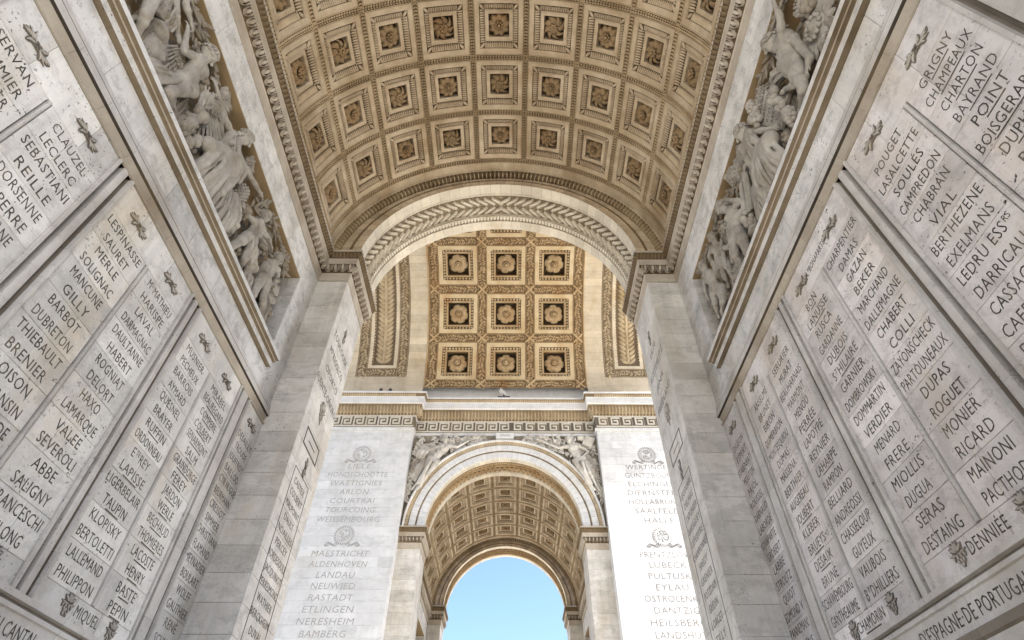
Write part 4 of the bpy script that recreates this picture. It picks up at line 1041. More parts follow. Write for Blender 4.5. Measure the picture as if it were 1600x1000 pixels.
def fold_prims(A_,B_,n,r,sag=(0,0,.0),k=.012,seg=4,wob=.03,seed=1,base=True):
    """n folds hanging from polyline A_ to polyline B_"""
    rd=random.Random(seed); L=[]
    def on(Pl,t):
        x=t*(len(Pl)-1); i=min(int(x),len(Pl)-2); return lerp(Pl[i],Pl[i+1],x-i)
    for i in range(n):
        t=i/max(1,n-1); a,b=on(A_,t),on(B_,min(1,max(0,t+rd.uniform(-wob,wob)))); rr_=r*rd.uniform(.5,1.15); zz=rd.uniform(-.03,.06)
        pv=a
        for j in range(1,seg+1):
            q=j/seg; p=lerp(a,b,q)+V(*sag)*math.sin(math.pi*q)+V(rd.uniform(-1,1)*wob*.4,rd.uniform(-1,1)*wob*.4,zz*math.sin(math.pi*q))
            L.append(seg_cap(pv,p,rr_*(.75+.4*(j-1)/seg),rr_*(.75+.4*q),k)); pv=p
        if base and i<n-1:
            t2=(i+.5)/max(1,n-1); a2,b2=on(A_,t2)-V(0,0,r*.7),on(B_,t2)-V(0,0,r*.7); mid=lerp(a2,b2,.5)+V(*sag)
            L+=[seg_cap(a2-V(0,0,r*.5),mid-V(0,0,r*.5),r*.9,r*1.0,k),seg_cap(mid-V(0,0,r*.5),b2-V(0,0,r*.5),r*1.0,r*1.05,k)]
    if base:
        for i in range(2*n):
            t=(i+.5)/(2*n); a,b=on(A_,t)+V(0,0,r*.45),on(B_,min(1,max(0,t+rd.uniform(-wob,wob)*1.5)))+V(0,0,r*.45); pv=a; e=rd.uniform(.45,1)
            for j in range(1,seg+1):
                q=j/seg*e; p=lerp(a,b,q)+V(*sag)*math.sin(math.pi*q)+V(rd.uniform(-1,1)*wob*.4,rd.uniform(-1,1)*wob*.4,0)
                L.append(seg_cap(pv,p,r*.34*(1-.5*(j-1)/seg),r*.34*(1-.5*j/seg),.006)); pv=p
    return L
def hair(mb,M,hd,face,up,s,n=70,curl=.028,long=0,seed=3):
    rd=random.Random(seed); r_,u,f=basis(face,up); c=V(*hd)
    for i in range(n):
        z=rd.uniform(-.35,1); a=rd.uniform(0,6.283); q=math.sqrt(max(0,1-z*z)); d=V(q*math.cos(a),z,q*math.sin(a))
        if d[2]>.35 and d[1]<.55: continue
        p=c+s*1.12*(r_*d[0]*.09+u*(.015+d[1]*.115)+f*(-.015+d[2]*.105))
        ell(mb,M@T(*p)@Rz(rd.uniform(0,3))@Rx(rd.uniform(0,3)),curl*s*rd.uniform(.7,1.3),curl*s*.7,curl*s*.75,rd.uniform(.3,.7),0,SPHL)
    for i in range(int(long*14)):
        a=rd.uniform(-1,1); p=c+s*(r_*a*.09-u*.06-f*.05)
        pv=p
        for j in range(4):
            p2=pv+s*(-u*.07*long+r_*rd.uniform(-.03,.03)+f*rd.uniform(-.02,.02)); ell(mb,M@T(*((pv+p2)/2)),.03*s,.045*s,.03*s,.5,0,SPHL); pv=p2
def figure(par,M,J,s,face,fem=False,h=.017,hairkw=None,seed=1,clip=-.5,mat=None):
    vs,fs=sdf_mesh(body_prims(J,s,face,fem),h,clip)
    m=MB(); add_np(m,vs,fs,M); o=m.build('figure',mat or FIG,par,smooth=True)
    m=MB(); hair(m,M,J['hd'],face,V(*J['hd'])-V(*J['ne']),s,seed=seed,**(hairkw or {})); m.build('hair',mat or FIG,o,smooth=True)
    return o
def drape(par,M,prims,h=.015,name='drapery',mat=None,clip=-.5):
    vs,fs=sdf_mesh(prims,h,clip); m=MB(); add_np(m,vs,fs,M); return m.build(name,mat or FIG,par,smooth=True)
def wing(par,M,p,ang,L,Wd,mat=None,mir=1,c=-.2):
    m=MB(); q=M@T(p[0],p[1],c)@Rz(ang)
    for row,(n,ln,x0,z) in enumerate(((9,1.0,.0,.0),(9,.62,.0,.035),(10,.36,0,.065),(10,.2,0,.09))):
        for i in range(n):
            t=i/(n-1); a=(t-.25)*.75*mir
            leaf(m,q@T(t*L*.10,mir*(t*Wd-.25*Wd),z+.006*(i%2))@Rz(a),L*ln*(1-.38*t),Wd*.19,.035,random.uniform(.3,.7),0,LEAF3)
    for i in range(60):
        x,y=random.uniform(-.05,.30)*L,random.uniform(-.3,.75)*Wd*mir
        ell(m,q@T(x,y,.085),.035*L,.022*L,.03,random.uniform(.3,.7),0,SPHL)
    return m.build('wing',mat or FIG,par,smooth=True)
def branch(par,M,pts,c=-.22,ll=.22,mat=None,n=None):
    m=MB(); P_=[V(*p,c) for p in pts]
    for a,b in zip(P_,P_[1:]):
        d=b-a; L=np.linalg.norm(d); an=math.atan2(d[1],d[0])
        leaf(m,M@T(*a)@Rz(an),L*1.05,.05,.035,.5)
        k=max(2,int(L/.085))
        for i in range(k):
            p=a+d*(i+.5)/k
            for sg in (-1,1):
                leaf(m,M@T(p[0],p[1],c+random.uniform(0,.10))@Rz(an+sg*random.uniform(.45,.95))@Ry(random.uniform(-.4,.1)),ll*random.uniform(.7,1.15),.085,.045,random.uniform(.3,.7),0)
            if i%3==0: ell(m,M@T(p[0],p[1]+.02,c+.09),.035,.035,.035,.6)
    return m.build('laurel_branch',mat or FIG,par,smooth=True)
def cluster(par,M,p,n,r,sx,sy,c=-.1,name='grape_cluster',mat=None):
    m=MB()
    for i in range(n):
        a=random.uniform(0,6.28); q=math.sqrt(random.random()); k=r*random.uniform(.75,1.2)
        ell(m,M@T(p[0]+sx*q*math.cos(a),p[1]+sy*q*math.sin(a),c+.12*(1-q*q)),k,k,k,random.uniform(.35,.7))
    return m.build(name,mat or FIG,par,smooth=True)
def disc(par,M,p,c,prof,rot=None,name='shield',mat=None,flute=0,n=36):
    m=MB(); q=M@T(p[0],p[1],c)@(rot or Matrix())
    v=[];f=[]
    for r_,z in prof:
        for i in range(n):
            a=2*math.pi*i/n; k=1+(flute*(1 if i%2 else -1)); v.append((r_*k*math.cos(a),r_*k*math.sin(a),z))
    for j in range(len(prof)-1):
        for i in range(n): f.append((j*n+i,j*n+(i+1)%n,(j+1)*n+(i+1)%n,(j+1)*n+i))
    m.add(v,f,q,.55); return m.build(name,mat or FIG,par,smooth=True)
SHP=lambda r: [(r,-.06),(r,.0),(r*.93,.03),(r*.86,.02),(r*.8,.03),(r*.45,.07),(r*.2,.08),(r*.14,.11),(.001,.12)]
def mask(par,M,p,c,s,name='lion_mask',mat=None,mane=True):
    q=V(p[0],p[1],c); L=head_prims(q,(.2,-.1,1),(0,1,.05),s)
    if mane:
        L+=[ell_p(q+V(0,-.045,.10)*s,np.eye(3),V(.05,.035,.05)*s,.02)]
        L+=[ell_p(q+V(math.cos(a)*.11,math.sin(a)*.12+.02,-.02+.02*(i%2))*s,np.eye(3),V(.035,.035,.05)*s,.01) for i,a in enumerate(np.arange(0,6.2,.33))]
        L+=[ell_p(q+V(math.cos(a)*.15,math.sin(a)*.16,-.05)*s,np.eye(3),V(.035,.035,.05)*s,.01) for i,a in enumerate(np.arange(.15,6.2,.3))]
    return drape(par,M,L,.013,name,mat)
def sunburst(par,M,p,c,r,n,name):
    m=MB(); q=M@T(p[0],p[1],c)
    for k in range(n): petal(m,q@Rz(k*6.2832/n)@T(0,0,-.02),r*.38,r*(1 if k%2 else .93),r*3.0/n,.09,0,0,nu=4,nv=4)
    ell(m,q,r*.46,r*.46,.13,.6); ell(m,q@T(0,0,.08),r*.2,r*.2,.1,.5)
    for k in range(12): ell(m,q@Rz(k*.5236)@T(r*.36,0,.1),.045,.045,.04,.6,0,SPHL)
    return m.build(name,FIG,par,smooth=True)
def scales(par,M,p0,p1,n,m_,r=.05,c=-.1,bulge=.08,name='scale_armour',mat=None):
    mb=MB()
    for i in range(n):
        for j in range(m_):
            a=(j+.5*(i%2))/m_; x=p0[0]+(p1[0]-p0[0])*a; y=p0[1]+(p1[1]-p0[1])*i/n
            ell(mb,M@T(x,y,c+bulge*math.sin(math.pi*min(1,a))),r*.62,r*.8,.03,random.uniform(.3,.7),0,SPHL)
    return mb.build(name,mat or FIG,par,smooth=True)
RL={
 'F0':{'hd':(2.14,12.76,0.0),'ne':(2.23,12.58,-0.05),'ch':(2.31,12.25,-0.05),'pe':(2.37,11.65,-0.06),'shl':(2.18,11.98,0.0),'shr':(2.42,12.4,-0.05),'ell':(2.19,11.51,0.05),'hal':(2.24,11.14,0.05),'elr':(2.77,11.89,0.0),'har':(3.0,11.87,0.0),'hil':(2.32,11.34,0.0),'hir':(2.48,11.61,-0.05),'knl':(2.51,10.49,0.12),'anl':(2.76,10.29,-0.05),'tol':(2.79,10.02,0.0),'knr':(2.79,11.43,0.0),'anr':(3.09,11.44,-0.08),'tor':(3.18,11.31,-0.02)},
 'F1':{'hd':(3.61,12.06,0.0),'ne':(3.64,11.87,-0.04),'ch':(3.64,11.51,-0.02),'pe':(3.69,10.97,0.0),'shl':(3.57,11.72,-0.02),'shr':(3.77,11.66,-0.02),'ell':(3.26,11.19,0.06),'hal':(3.08,11.67,0.0),'elr':(3.96,11.6,-0.05),'har':(4.1,11.26,-0.02),'hil':(3.61,10.92,0.0),'hir':(3.78,11.02,0.02),'knl':(3.5,10.24,0.12),'anl':(3.68,10.17,-0.05),'tol':(3.67,9.98,0.0),'knr':(3.51,10.13,0.18),'anr':(3.96,10.4,-0.05),'tor':(4.0,10.2,0.0)},
 'F2':{'hd':(5.34,12.32,0.0),'ne':(5.28,12.07,-0.05),'ch':(5.18,11.61,-0.04),'pe':(5.54,11.33,-0.05),'shl':(5.03,11.86,-0.03),'shr':(5.48,11.81,-0.03),'ell':(4.6,11.8,0.0),'hal':(4.12,11.87,0.02),'elr':(6.1,11.9,0.05),'har':(6.54,12.12,0.0),'hil':(5.41,11.05,0.0),'hir':(5.61,11.26,0.0),'knl':(4.63,10.65,0.16),'anl':(5.21,10.27,0.0),'tol':(5.18,10.01,0.05),'knr':(5.46,10.46,0.14),'anr':(5.88,10.47,-0.05),'tor':(5.84,10.25,0.0)},
 'F3':{'hd':(6.95,11.89,0.03),'ne':(6.99,11.73,-0.03),'ch':(6.97,11.51,-0.02),'pe':(6.91,11.06,0.0),'shl':(6.75,11.41,0.0),'shr':(7.16,11.61,0.0),'ell':(6.61,11.38,-0.05),'hal':(6.34,11.27,0.0),'elr':(7.51,11.86,-0.05),'har':(7.74,11.83,-0.05),'hil':(6.78,10.9,0.03),'hir':(6.98,11.02,0.02),'knl':(6.44,10.12,0.12),'anl':(6.66,10.11,-0.05),'tol':(6.62,9.94,0.0),'knr':(6.93,10.35,0.12),'anr':(7.15,10.32,-0.05),'tor':(7.11,10.15,0.0)},
 'F4':{'hd':(8.05,11.78,0.02),'ne':(8.07,11.64,-0.03),'ch':(7.94,11.34,0.0),'pe':(7.9,10.91,0.02),'shl':(7.76,11.2,0.0),'shr':(8.24,11.61,0.0),'ell':(7.77,11.0,-0.08),'hal':(7.76,10.81,-0.1),'elr':(8.36,11.4,0.03),'har':(8.11,10.9,0.1),'hil':(7.81,10.82,0.02),'hir':(8.02,10.94,0.03),'knl':(7.69,10.15,0.12),'anl':(7.89,9.97,-0.02),'tol':(7.84,9.8,0.03),'knr':(8.01,10.35,0.14),'anr':(8.39,10.26,-0.02),'tor':(8.31,10.06,0.03)},
}
RR={
 'R1':{'hd':(-3.45,12.23,0.0),'ne':(-3.37,12.12,-0.05),'ch':(-3.27,11.62,0.0),'pe':(-3.39,11.2,0.02),'shl':(-3.23,11.85,0.0),'shr':(-3.12,11.4,0.0),'ell':(-3.0,12.18,0.0),'hal':(-2.89,12.53,0.02),'elr':(-3.11,10.54,0.06),'har':(-3.2,10.44,0.1),'hil':(-3.48,11.36,0.02),'hir':(-3.33,11.05,0.02),'knl':(-3.42,10.43,0.16),'anl':(-3.83,11.12,-0.02),'tol':(-3.89,11.11,0.03),'knr':(-3.46,10.19,0.16),'anr':(-3.87,10.45,-0.05),'tor':(-3.92,10.32,0.0)},
 'R2':{'hd':(-5.15,12.24,0.02),'ne':(-5.14,12.03,-0.03),'ch':(-5.01,11.65,0.0),'pe':(-5.05,11.07,0.0),'shl':(-5.0,11.91,0.0),'shr':(-4.99,11.37,0.02),'ell':(-4.73,11.43,0.06),'hal':(-4.43,10.94,0.08),'elr':(-5.21,11.34,0.06),'har':(-5.42,11.47,0.08),'hil':(-4.91,10.93,0.02),'hir':(-5.12,11.08,0.02),'knl':(-4.48,10.6,0.2),'anl':(-4.92,10.43,0.0),'tol':(-4.88,10.19,0.05),'knr':(-5.11,10.59,0.18),'anr':(-5.41,10.62,-0.02),'tor':(-5.39,10.41,0.03)},
 'R3':{'hd':(-6.82,12.1,0.0),'ne':(-6.74,11.79,-0.05),'ch':(-6.59,11.37,0.0),'pe':(-6.72,10.96,0.03),'shl':(-6.55,11.6,0.0),'shr':(-6.41,11.19,0.0),'ell':(-6.09,11.21,0.06),'hal':(-6.44,11.82,0.08),'elr':(-6.16,11.1,-0.03),'har':(-5.91,10.98,-0.02),'hil':(-6.85,11.09,0.02),'hir':(-6.62,10.86,0.02),'knl':(-6.86,10.45,0.16),'anl':(-7.19,10.38,-0.02),'tol':(-7.23,10.26,0.03),'knr':(-6.48,10.05,0.16),'anr':(-6.79,10.12,-0.05),'tor':(-6.75,9.92,0.0)},
 'R4':{'hd':(-7.61,12.05,0.02),'ne':(-7.67,11.9,-0.03),'ch':(-7.72,11.76,-0.05),'pe':(-7.71,11.33,-0.05),'shl':(-7.81,11.99,0.0),'shr':(-7.44,11.44,-0.02),'ell':(-8.09,12.0,0.0),'hal':(-8.07,11.59,0.02),'elr':(-7.19,11.15,0.03),'har':(-6.98,11.09,0.05),'hil':(-7.83,11.43,-0.05),'hir':(-7.62,11.21,-0.05),'knl':(-7.8,10.95,0.0),'anl':(-7.97,10.85,-0.1),'tol':(-8.03,10.79,-0.1),'knr':(-7.52,10.73,0.0),'anr':(-7.7,10.62,-0.1),'tor':(-7.71,10.51,-0.1)},
 'R5':{'hd':(-8.54,12.13,-0.02),'ne':(-8.54,11.98,-0.06),'ch':(-8.39,11.58,0.0),'pe':(-8.24,10.99,0.03),'shl':(-8.55,11.85,0.0),'shr':(-8.15,11.36,0.0),'ell':(-8.83,11.84,-0.05),'hal':(-8.94,11.6,-0.05),'elr':(-7.86,11.24,0.05),'har':(-7.96,11.59,0.05),'hil':(-8.4,11.09,0.02),'hir':(-8.1,10.84,0.02),'knl':(-8.42,10.71,0.1),'anl':(-8.7,10.67,-0.02),'tol':(-8.61,10.46,0.03),'knr':(-8.04,10.38,0.12),'anr':(-8.5,10.54,-0.02),'tor':(-8.41,10.33,0.03)},
}
SP={
 'VL':{'hd':(-3.47,19.84,0.22),'ne':(-3.45,19.61,0.14),'ch':(-3.53,19.24,0.12),'pe':(-4.05,18.5,0.15),'shl':(-3.81,19.39,0.15),'shr':(-3.17,19.42,0.18),'ell':(-4.31,19.21,0.1),'hal':(-4.8,19.59,0.1),'elr':(-2.75,19.29,0.25),'har':(-2.18,19.66,0.28),'hil':(-4.24,18.59,0.15),'hir':(-3.84,18.31,0.2),'knl':(-4.39,17.62,0.42),'anl':(-4.83,16.96,0.2),'tol':(-5.03,16.64,0.22),'knr':(-4.22,17.41,0.5),'anr':(-4.59,16.8,0.28),'tor':(-4.77,16.56,0.3)},
 'VR':{'hd':(3.71,19.84,0.24),'ne':(3.82,19.6,0.14),'ch':(3.98,19.23,0.12),'pe':(4.28,18.5,0.15),'shl':(3.54,19.4,0.18),'shr':(4.32,19.43,0.14),'ell':(3.08,19.27,0.25),'hal':(2.5,19.55,0.28),'elr':(4.82,19.14,0.12),'har':(4.47,18.73,0.25),'hil':(4.02,18.42,0.2),'hir':(4.47,18.62,0.15),'knl':(4.44,17.41,0.5),'anl':(4.79,16.84,0.28),'tol':(4.94,16.6,0.3),'knr':(4.72,17.62,0.4),'anr':(5.05,16.92,0.2),'tor':(5.2,16.64,0.22)},
}
# ---------------------------------------------------------------- left frieze
HF=.014
rl=thing('stone_relief',(-W,5.3,10),'carved frieze of nude figures, winged woman and laurels above the left wall','relief','carved friezes over the name walls')
def shift(J,da,db,back=0):
    o={k:(v[0]+da,v[1]+db,v[2]) for k,v in J.items() if k!='back'}; o['back']=back; return o
RL['F1']['back']=1
figs={}
for n,s,face,fem,hk,sd in (('F0',1.35,(.6,-.3,.6),False,None,1),('F1',1.32,(.8,-.35,.25),False,dict(n=150,curl=.026),2),('F2',1.3,(.75,-.45,.45),True,dict(n=110,curl=.03,long=1),3),('F3',1.15,(-.15,-.2,1),False,dict(n=120,curl=.03,long=.7),4),('F4',1.15,(.1,-.35,.95),False,dict(n=90),5)):
    figs[n]=figure(rl,ML,RL[n],s,face,fem,HF,hk,sd)
j=RL['F2']
drape(figs['F2'],ML,fold_prims([(4.75,10.95,.2),(5.05,11.2,.12),(5.35,11.75,.06),(5.5,11.7,.0)],[(4.72,10.1,.08),(5.0,10.05,.16),(5.35,10.05,.14),(5.75,10.2,.02)],11,.055,(0,0,.06),.009,5,.05,2)
  +fold_prims([(4.63,10.72,.2),(4.68,10.8,.22)],[(5.5,11.2,.1),(5.7,11.5,.05)],4,.06,(.05,.18,.06),.03,5,.04,3)
  +fold_prims([(5.0,11.75,.1),(5.5,11.75,.08)],[(5.25,11.2,.1),(5.75,11.3,.08)],8,.035,(0,-.02,.05),.012,4,.05,4)
  +[seg_cap((4.63,10.65,.16),(5.4,11.2,.03),.15,.19,.05)])
drape(rl,ML,fold_prims([(5.5,10.75,.1),(5.85,11.05,.05),(5.95,11.2,0)],[(5.6,10.05,.05),(6.05,10.1,.1),(6.35,10.5,.05)],9,.045,(.03,-.03,.06),.008,5,.05,7))
drape(figs['F1'],ML,fold_prims([(3.3,10.5,.05),(3.6,10.8,.1)],[(3.0,10.1,.08),(3.35,10.05,.12)],6,.04,(0,0,.05),.012,4,.05,8))
drape(figs['F0'],ML,fold_prims([(2.35,11.6,.05),(2.65,11.75,.0)],[(2.6,11.0,.02),(2.95,11.2,.0)],7,.035,(.05,-.05,.03),.012,4,.05,9))
drape(figs['F3'],ML,fold_prims([(6.75,11.0,.08),(7.05,11.05,.06)],[(6.95,10.55,.12),(7.35,10.65,.05)],7,.04,(0,0,.05),.012,4,.05,10))
wing(rl,ML,(4.15,11.65),-.95,1.15,.5,c=-0.07); wing(rl,ML,(4.3,12.2),-.3,.62,.3,c=-0.15); wing(rl,ML,(5.75,12.28),-.5,.5,.28,c=-0.15); wing(rl,ML,(3.3,11.3),-1.7,.6,.3,c=-0.15)
wing(rl,ML,(7.25,11.65),-1.2,.7,.35,c=-0.13)
for p in ([(2.6,12.2),(2.9,12.25),(3.33,12.28),(3.71,12.22),(4.08,12.1)],[(3.05,12.05),(3.35,11.95),(3.45,11.75)],[(6.49,12.04),(6.86,12.2),(7.32,12.3),(7.82,12.28)],[(7.2,12.1),(7.5,11.95),(7.75,11.6)],[(7.95,12.2),(8.3,12.2),(8.7,12.0)],[(8.25,12.0),(8.5,12.25)],[(6.6,11.7),(6.95,12.2)]): branch(rl,ML,p,c=-.12,ll=.27,mat=FIG2)
cluster(rl,ML,(4.17,10.5),46,.062,.13,.28,0.02); cluster(rl,ML,(4.45,10.45),12,.085,.16,.2,-0.02,'fruit_pile'); cluster(rl,ML,(4.25,10.95),7,.1,.12,.12,0.00,'fruit_pile')
mask(rl,ML,(6.2,10.55),.0,1.6); mask(rl,ML,(8.75,10.72),-.12,1.1)
disc(rl,ML,(3.18,10.85),-.16,SHP(.34),Ry(.25)); disc(rl,ML,(8.78,11.62),-.22,SHP(.26),Sc(1.0,.55,1)@Rz(0)); disc(rl,ML,(8.80,11.25),-.2,SHP(.24),Rz(.4)@Sc(1,.5,1)); disc(rl,ML,(8.72,10.35),-.16,SHP(.2),Sc(1,.8,1))
scales(rl,ML,(5.85,11.6),(6.35,11.0),11,7,.062,-.1,.14); scales(rl,ML,(4.35,11.5),(4.75,10.95),12,6,.05,-.22,.08,'quiver')
# cuirass with its skirt of straps, crested helmet
drape(rl,ML,[ell_p((3.02,10.5,-.08),np.eye(3),(.24,.27,.16),.03),ell_p((2.93,10.58,.03),np.eye(3),(.1,.08,.05),.02),ell_p((3.12,10.58,.03),np.eye(3),(.1,.08,.05),.02)]+[seg_cap((2.84+.06*i,10.3,.02+.03*math.sin(i)),(2.82+.065*i,10.06,.05),.03,.034,.006) for i in range(8)],.014,'cuirass')
def helmet(par,M,p,c,s,mat=None):
    q=V(*p,c); return drape(par,M,[ell_p(q,np.eye(3),V(.14,.15,.15)*s,.02),ell_p(q+V(0,-.06,.03)*s,np.eye(3),V(.17,.03,.16)*s,.02)]+[ell_p(q+V(math.cos(a)*.19,math.sin(a)*.2,0)*s,np.eye(3),V(.035,.05,.05)*s,.012) for a in np.arange(.3,2.9,.26)],.014,'helmet',mat)
helmet(rl,ML,(2.86,10.98),-.1,1.1); helmet(rl,ML,(7.36,10.75),-.08,1.25); helmet(rl,ML,(8.4,10.75),-.15,.9)
drape(rl,ML,fold_prims([(7.2,10.6,-.05),(7.5,10.6,-.02)],[(7.25,10.05,.0),(7.6,10.1,.02)],6,.04,(0,0,.05),.012,4,.04,12))
drape(rl,ML,fold_prims([(8.15,10.9,-.05),(8.35,11.0,-.08)],[(8.2,10.02,.05),(8.6,10.05,.0)],7,.035,(0,0,.05),.012,5,.04,13))
drape(rl,ML,fold_prims([(3.95,11.2,-.15),(4.1,10.9,-.12)],[(3.85,10.1,-.05),(4.05,10.05,-.02)],6,.035,(0,0,.05),.012,5,.04,14))
m=MB()
for i in range(420):
    x=random.uniform(2.2,8.9); y=10.05+random.random()**1.15*1.95
    leaf(m,ML@T(x,y,-.38+random.uniform(0,.12))@Rz(random.uniform(0,6.28))@Ry(random.uniform(-.5,.2)),random.uniform(.14,.28),.1,.06,random.uniform(.3,.7),0)
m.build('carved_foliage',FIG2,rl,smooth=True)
for p,n in (((2.75,11.25),10),((3.9,11.55),8),((6.45,11.3),10),((7.45,11.35),9),((8.35,11.35),8),((8.6,10.6),10),((6.75,10.4),8)): cluster(rl,ML,p,n,.07,.13,.16,-.08,'fruit_pile',FIG2)
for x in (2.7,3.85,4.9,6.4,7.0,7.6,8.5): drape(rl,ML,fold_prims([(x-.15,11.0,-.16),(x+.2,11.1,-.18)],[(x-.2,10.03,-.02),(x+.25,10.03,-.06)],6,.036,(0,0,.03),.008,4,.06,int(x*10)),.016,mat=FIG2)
# ---------------------------------------------------------------- right frieze
rr_=thing('stone_relief',(W,5.3,10),'carved frieze of figures holding a MARENGO tablet, wings and fruit above the right wall','relief','carved friezes over the name walls')
RR['R5']['back']=1
for n,s,face,fem,hk,sd in (('R1',1.35,(-.8,-.3,.4),False,dict(n=120),11),('R2',1.35,(-.85,-.25,.4),False,dict(n=130,curl=.026),12),('R3',1.3,(-.5,-.5,.6),False,dict(n=130,curl=.032,long=.8),13),('R4',1.0,(-.3,-.5,.8),False,dict(n=90),14),('R5',1.15,(-.9,-.2,.1),False,dict(n=120),15)):
    figs[n]=figure(rr_,MRt,RR[n],s,face,fem,HF,hk,sd)
drape(figs['R2'],MRt,fold_prims([(-5.2,11.95,.06),(-4.95,11.9,.1),(-4.85,11.6,.1)],[(-5.3,11.1,.1),(-5.0,11.0,.14),(-4.75,11.0,.12)],9,.042,(0,0,.06),.008,5,.05,21)
  +fold_prims([(-4.45,10.7,.24),(-4.75,10.95,.2),(-5.0,11.0,.2)],[(-4.5,10.1,.1),(-4.9,10.05,.18),(-5.4,10.2,.12)],11,.055,(0,0,.06),.009,5,.05,22)+[seg_cap((-4.48,10.62,.2),(-4.95,11.0,.06),.15,.18,.05)])
drape(rr_,MRt,fold_prims([(-5.25,10.95,.1),(-5.5,10.9,.06),(-5.7,11.0,.02)],[(-5.1,10.1,.12),(-5.5,10.05,.12),(-5.9,10.3,.05)],9,.05,(.05,-.08,.06),.009,5,.05,23))
drape(figs['R1'],MRt,fold_prims([(-3.6,11.6,-.05),(-3.65,11.3,.0)],[(-3.95,11.9,-.1),(-4.05,11.5,-.05)],6,.04,(0,.05,.05),.012,4,.05,24))
drape(figs['R3'],MRt,fold_prims([(-6.9,11.3,-.05),(-6.95,11.0,0)],[(-7.1,10.1,.0),(-6.85,10.05,.1)],6,.045,(0,0,.05),.008,5,.05,25))
t_=MB(); q=MRt@T(-4.33,11.45,-.04)@Rz(.35)
t_.slab(-.30,.30,-.52,.42,-.07,0,q,.7,0,.02); tb=t_.build('tablet',FIG,rr_)
for i,s in enumerate(('MARENGO','RIVOLI','ARCOLE','LODI')): m=MB(); text(m,q,s,0,.22-i*.19,.095,.07,c=.004); m.build('inscription',LETTER,tb)
sunburst(rr_,MRt,(-2.8,10.95),-.12,.5,18,'shell_shield')
sunburst(rr_,MRt,(-7.42,10.45),-.1,.46,26,'sunburst_shield')
disc(rr_,MRt,(-3.85,10.5),-.14,SHP(.34),Ry(-.3)); helmet(rr_,MRt,(-6.25,10.5),-.1,1.1); helmet(rr_,MRt,(-7.9,11.6),-.12,1.0)
wing(rr_,MRt,(-5.55,12.2),-1.25,1.3,.5,c=-0.07,mir=-1); wing(rr_,MRt,(-4.55,12.15),-1.3,.8,.4,c=-0.11); wing(rr_,MRt,(-3.5,12.45),-1.6,.6,.3,c=-0.15); wing(rr_,MRt,(-2.75,11.75),-1.0,.9,.45,c=-0.11); wing(rr_,MRt,(-7.15,12.0),-2.2,.6,.3,c=-0.15)
mask(rr_,MRt,(-6.1,12.22),-.05,1.35); 
cluster(rr_,MRt,(-4.0,11.1),14,.085,.14,.35,0.04,'fruit_pile'); cluster(rr_,MRt,(-4.02,10.5),40,.058,.1,.3,0.02); cluster(rr_,MRt,(-4.6,12.1),40,.045,.1,.28,-0.02,'wheat_ears'); cluster(rr_,MRt,(-4.66,11.75),16,.07,.1,.2,0.00,'fruit_pile')
cluster(rr_,MRt,(-6.15,10.75),14,.075,.14,.2,0.02,'fruit_pile')
for p in ([(-2.5,12.3),(-2.9,12.45),(-3.3,12.5)],[(-3.6,12.3),(-3.9,12.2),(-4.15,12.35)],[(-5.8,12.0),(-6.2,11.9),(-6.5,12.1)],[(-6.9,12.35),(-7.3,12.4),(-7.7,12.3)],[(-7.0,11.9),(-7.3,11.9),(-7.5,12.2)],[(-8.0,12.35),(-8.4,12.3),(-8.75,12.2)],[(-6.25,11.6),(-6.0,11.2),(-5.95,10.9)],[(-7.3,11.7),(-7.55,11.35)],[(-8.6,11.3),(-8.75,10.9),(-8.7,10.5)]): branch(rr_,MRt,p,c=-.12,ll=.26,mat=FIG2)
scales(rr_,MRt,(-7.5,11.95),(-7.2,11.4),9,5,.06,-.16,.1); scales(rr_,MRt,(-5.75,11.6),(-5.4,11.2),9,6,.055,-.14,.1)
drape(rr_,MRt,[seg_cap((-5.95,11.6,-.02),(-6.15,11.0,.04),.05,.06,.02),seg_cap((-5.7,11.6,0),(-6.0,10.75,.06),.045,.045,.01),seg_cap((-5.62,11.55,0),(-5.9,10.7,.06),.045,.045,.01)],.014,'fasces')
drape(rr_,MRt,[seg_cap((-7.35,11.75,-.05),(-8.3,11.35,.05),.035,.03,.01),seg_cap((-7.4,11.6,.0),(-7.55,10.9,.05),.05,.04,.02),seg_cap((-7.0,11.6,-.05),(-7.3,10.8,.0),.06,.05,.02)],.014,'trophy')
m=MB()
for i in range(420):
    x=-random.uniform(2.2,8.9); y=10.05+random.random()**1.15*1.95
    leaf(m,MRt@T(x,y,-.38+random.uniform(0,.12))@Rz(random.uniform(0,6.28))@Ry(random.uniform(-.5,.2)),random.uniform(.14,.28),.1,.06,random.uniform(.3,.7),0)
m.build('carved_foliage',FIG2,rr_,smooth=True)
for p,n in (((-2.6,11.3),10),((-4.4,10.5),10),((-5.7,11.75),9),((-7.0,11.2),9),((-7.9,11.1),8),((-8.0,10.4),10),((-5.75,10.6),8)): cluster(rr_,MRt,p,n,.07,.13,.16,-.08,'fruit_pile',FIG2)
for x in (-2.8,-4.1,-4.75,-5.9,-7.1,-7.6,-8.3): drape(rr_,MRt,fold_prims([(x-.15,11.0,-.16),(x+.2,11.1,-.18)],[(x-.2,10.03,-.02),(x+.25,10.03,-.06)],6,.036,(0,0,.03),.008,4,.06,int(-x*10)),.016,mat=FIG2)
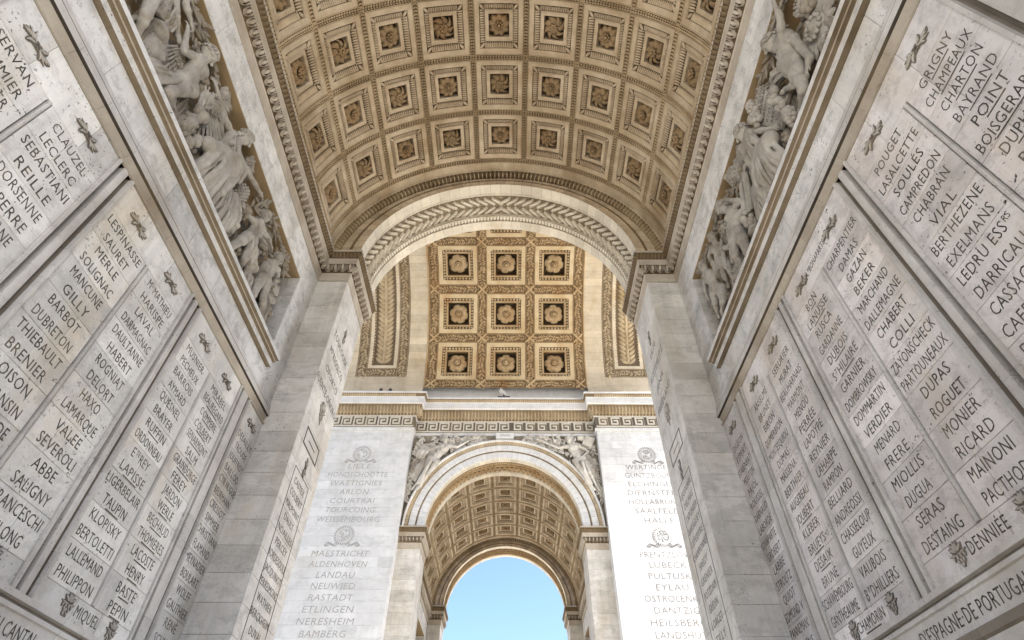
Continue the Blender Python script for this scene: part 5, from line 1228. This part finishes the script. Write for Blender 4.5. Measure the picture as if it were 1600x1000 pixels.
# ---------------------------------------------------------------- winged figures in the spandrels of the far arch
MS=fr((0,YFA,0),(1,0,0),(0,0,1),(0,-1,0))
for n,sx,face,lab in (('VL',-1,(.2,-.1,1),'reclining winged figure carved left of the far arch crown'),('VR',1,(-.5,-.1,.85),'reclining winged figure carved right of the far arch crown')):
    t=thing('stone_relief',(sx*3.9,YFA-.3,18.5),lab,'relief','winged figures over the far arch')
    o=figure(t,MS,SP[n],1.75,face,n=='VL',.028,dict(n=110,curl=.03,long=.6),31+sx,-.05,WFIG)
    J=SP[n]; k,a=J['knl'],J['anr']
    drape(o,MS,fold_prims([J['pe'],(J['pe'][0]+sx*.1,J['pe'][1]-.2,.5)],[(sx*4.75,17.0,.3),(sx*4.45,17.0,.45)],6,.075,(0,0,.15),.03,5,.06,40)+fold_prims([(sx*4.3,18.6,.15),(sx*4.6,18.7,.1)],[(sx*4.9,17.2,.12),(sx*5.2,17.6,.1)],6,.07,(0,0,.05),.02,5,.06,41),.026,mat=WFIG,clip=-.05)
    wing(t,MS,(sx*4.0,19.55),(math.pi+.35) if sx<0 else -.35,1.3,.6,WFIG,1 if sx<0 else -1,.03); wing(t,MS,(sx*3.3,19.75),.05 if sx<0 else math.pi-.05,1.2,.5,WFIG,-1 if sx<0 else 1,.03)
    wing(t,MS,(sx*4.6,18.9),(math.pi+1.0) if sx<0 else -1.0,1.3,.6,WFIG,1 if sx<0 else -1,.02)
    for p in ([(sx*2.6,19.9),(sx*2.0,20.0),(sx*1.3,20.08)],[(sx*4.75,20.0),(sx*5.0,19.5),(sx*5.15,19.0)],[(sx*5.0,18.6),(sx*5.1,18.0),(sx*5.2,17.3)],[(sx*5.15,17.2),(sx*5.25,16.6),(sx*5.3,16.0)]): branch(t,MS,p,.1,.3,WFIG)
    m=MB(); rd=random.Random(5)
    for i in range(170):
        x=rd.uniform(1.2,5.3); zt_=20.1; zb_=AC+math.sqrt(max(0,5.32**2-x*x)) if x<5.32 else 16
        if zt_-zb_<.15: continue
        z=rd.uniform(zb_+.08,zt_)
        leaf(m,MS@T(sx*x,z,rd.uniform(.0,.12))@Rz(rd.uniform(0,6.28))@Ry(rd.uniform(-.4,.1)),rd.uniform(.22,.42),.15,.08,rd.uniform(.3,.8),0)
    m.build('carved_foliage',WFIG,t,smooth=True)
    if sx>0:
        m=MB(); q=MS@T(4.9,19.75,.2)@Rz(-.45); m.slab(-.28,.28,-.34,.3,-.15,.08,q,.6); m.build('tablet',WFIG,t)
        drape(t,MS,[seg_cap((2.55,19.5,.3),(1.9,19.85,.25),.05,.1,.02)],.028,'trumpet',WFIG,-.05); cluster(t,MS,(2.1,20.0),8,.13,.35,.1,.1,'fruit_pile',WFIG); cluster(t,MS,(4.45,20.0),6,.13,.2,.12,.1,'fruit_pile',WFIG)
    else:
        drape(t,MS,fold_prims([(-4.3,19.3,.1),(-4.7,19.4,.1)],[(-4.6,18.6,.15),(-5.1,18.8,.1)],6,.07,(0,0,.12),.02,4,.05,44),.026,'shield_cloth',WFIG,-.05)
        disc(t,MS,(-4.85,19.1),.1,SHP(.42),None,'shield',WFIG); cluster(t,MS,(-1.8,20.0),8,.11,.3,.08,.1,'wreath_leaves',WFIG)
